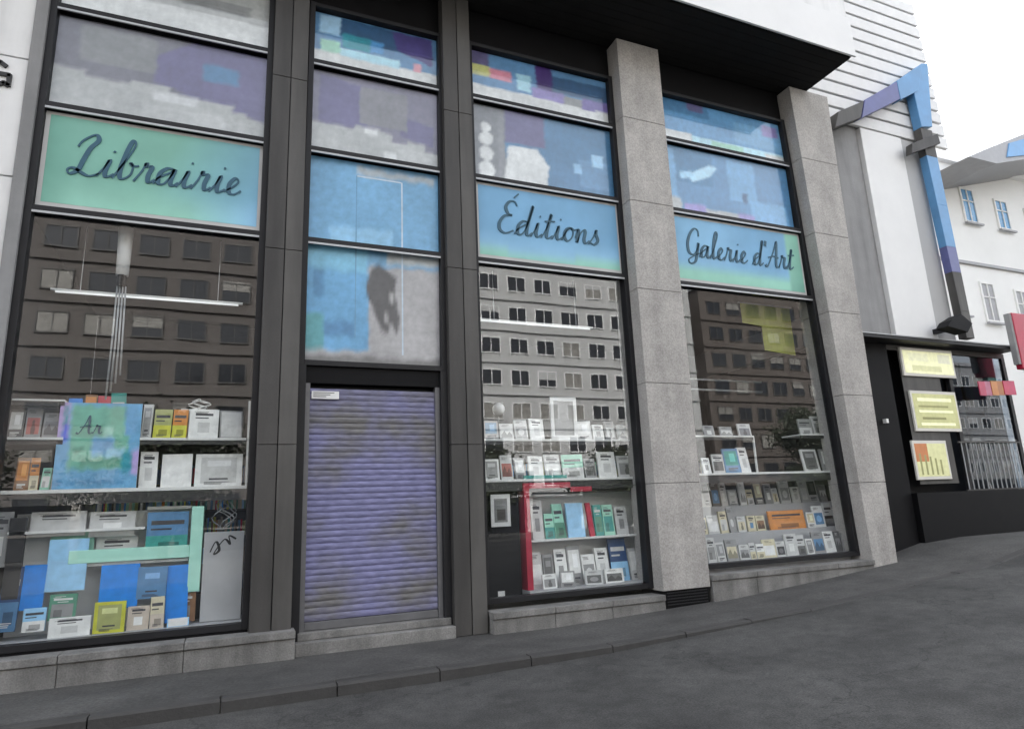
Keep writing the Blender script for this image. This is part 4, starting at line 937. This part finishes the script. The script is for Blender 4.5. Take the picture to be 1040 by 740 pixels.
# ------------------------------------------------------------------ across the street (what the glass mirrors)
WIN = {}
def apartment(name, label, x0, x1, y, zt, wall, fr='white', st_h=2.95, bay=2.7, ww=1.7, wh=1.3, balc=True):
    t = thing(name, label, 'building', ((x0+x1)/2, y, -1.75))
    box('wall', wall, x0, x1, y-14, y, -2.1, zt, t); box('parapet', M['tin'], x0-.2, x1+.2, y-14.2, y+.25, zt+.002, zt+.45, t)
    k_ = x0+.4
    while k_ < x1-4:
        box('shopfront', M['dark_glass'], k_, k_+4.6, y+.002, y+.12, -1.7, 1.5, t); k_ += 5.2  # dark ground floor added to dim the block's reflection
    rw = random.Random(int(x0)+99); cx, cz = (x0+x1)/2, -1.75
    nz = int((zt+.8)/st_h); nx = int((x1-x0-1)/bay)
    for j in range(nz):
        zf = zt-.6-(j+1)*st_h
        box('floor_band', wall, x0, x1, y+.002, y+.16, zf-.1, zf+.05, t)
        for i in range(nx):
            xc = x0+.5+bay*(i+.5)
            if fr not in WIN:
                m = MB()
                for a, b, c_, d in ((-.08, 0, -.08, wh+.08), (ww, ww+.08, -.08, wh+.08), (0, ww, -.08, 0), (0, ww, wh, wh+.08), (ww/2-.03, ww/2+.03, 0, wh)): m.box(a, b, 0, .1, c_, d)
                me_ = []
                for mb_, nm, mt in ((m, 'window', fr), (MB().box(.002, ww-.002, .01, .04, .002, wh-.002), 'pane', 'dark_glass'), (MB().box(.002, ww-.002, .01, .04, .002, wh-.002), 'pane', 'curtain'), (MB().box(.01, ww-.01, .041, .07, wh*.45, wh-.01), 'blind', 'plaster_grey' if fr == 'white' else 'curtain')):
                    o = mb_.build(nm, M[mt], None); me_.append(o.data); bpy.data.objects.remove(o)
                WIN[fr] = me_
            me_ = WIN[fr]; o = bpy.data.objects.new('window', me_[0]); C.objects.link(o); o.parent = t; o.location = (xc-ww/2-cx, .003, zf+.85-cz)
            q_ = bpy.data.objects.new('pane', me_[2 if rw.random() < .2 else 1]); C.objects.link(q_); q_.parent = o
            if rw.random() < .25: q_ = bpy.data.objects.new('blind', me_[3]); C.objects.link(q_); q_.parent = o; q_.location = (0, 0, rw.choice([0, .2, .35]))
    return t
apartment('apartment_building', 'long pale grey apartment block mirrored in the Editions window', 8, 43, -44, 22.5, M['plaster_grey'])
apartment('apartment_building', 'brown apartment block mirrored in the left window', -40, 6.5, -40, 24, M['plaster_warm'], 'anthracite_light')
apartment('apartment_building', 'grey apartment block added at far right across the street', 88, 170, -48, 17, M['granite_dim'])  # unseen block added to keep bright sky out of the shopfront glass
apartment('apartment_building', "dark brick apartment block mirrored in the rightmost window", 46, 86, -46, 23, M['plaster_dark'], 'anthracite_light')
def tree(label, x, y, h, r, seed):
    rd = random.Random(seed); t = thing('street_tree', label, 'tree', (x, y, -1.75), 'trees across the street')
    m = MB(); m.tube([(x, y, -1.8), (x+.1, y, h*.3-1.75), (x-.1, y+.1, h*.75-1.75)], [.25, .18, .08], 8)
    tips = []
    for k in range(9):
        a = k*2.4; z = h*(.3+.05*k)-1.75; e = (x+r*.7*math.cos(a), y+r*.7*math.sin(a), z+h*.2); tips.append(e)
        m.tube([(x, y, z), ((x+e[0])/2, (y+e[1])/2, z+h*.08), e], [.09, .06, .02], 6)
    m.build('trunk', M['bark'], t, smooth=True)
    f = MB()
    cl = [(x+rd.gauss(0, r*.45), y+rd.gauss(0, r*.45), -1.75+h*rd.uniform(.22, .98)) for _ in range(30)]
    for c_ in cl:
        for _ in range(330):
            p = Vector((c_[0]+rd.gauss(0, r*.2), c_[1]+rd.gauss(0, r*.2), c_[2]+rd.gauss(0, r*.16)))
            u = Vector((rd.gauss(0, 1), rd.gauss(0, 1), rd.gauss(0, 1))).normalized()*rd.uniform(.09, .17); v = u.orthogonal().normalized()*.08
            f.quad([p-u, p+v, p+u, p-v])
    f.build('crown', M['leaf'], t)
for k, (x, y, h, r, lb) in enumerate([(-13, -29, 6.5, 2.8, 'leafy street tree at left in front of the dark block'), (-3, -29, 7, 3, 'leafy street tree at right in front of the dark block'),
    (14, -31, 5.5, 2.6, 'low leafy tree added at the left end of pale grey block'), (24, -31, 5.4, 2.6, 'low round tree added at the middle of pale grey block'), (45, -32, 8.5, 3.4, 'broad leafy tree before the right corner of the grey block'), (54, -33, 9, 3.6, 'broad leafy tree before the dark brick block')]):  # low trees before the grey block added to darken its reflected lower storeys
    tree(lb, x, y, h, r, k+20)
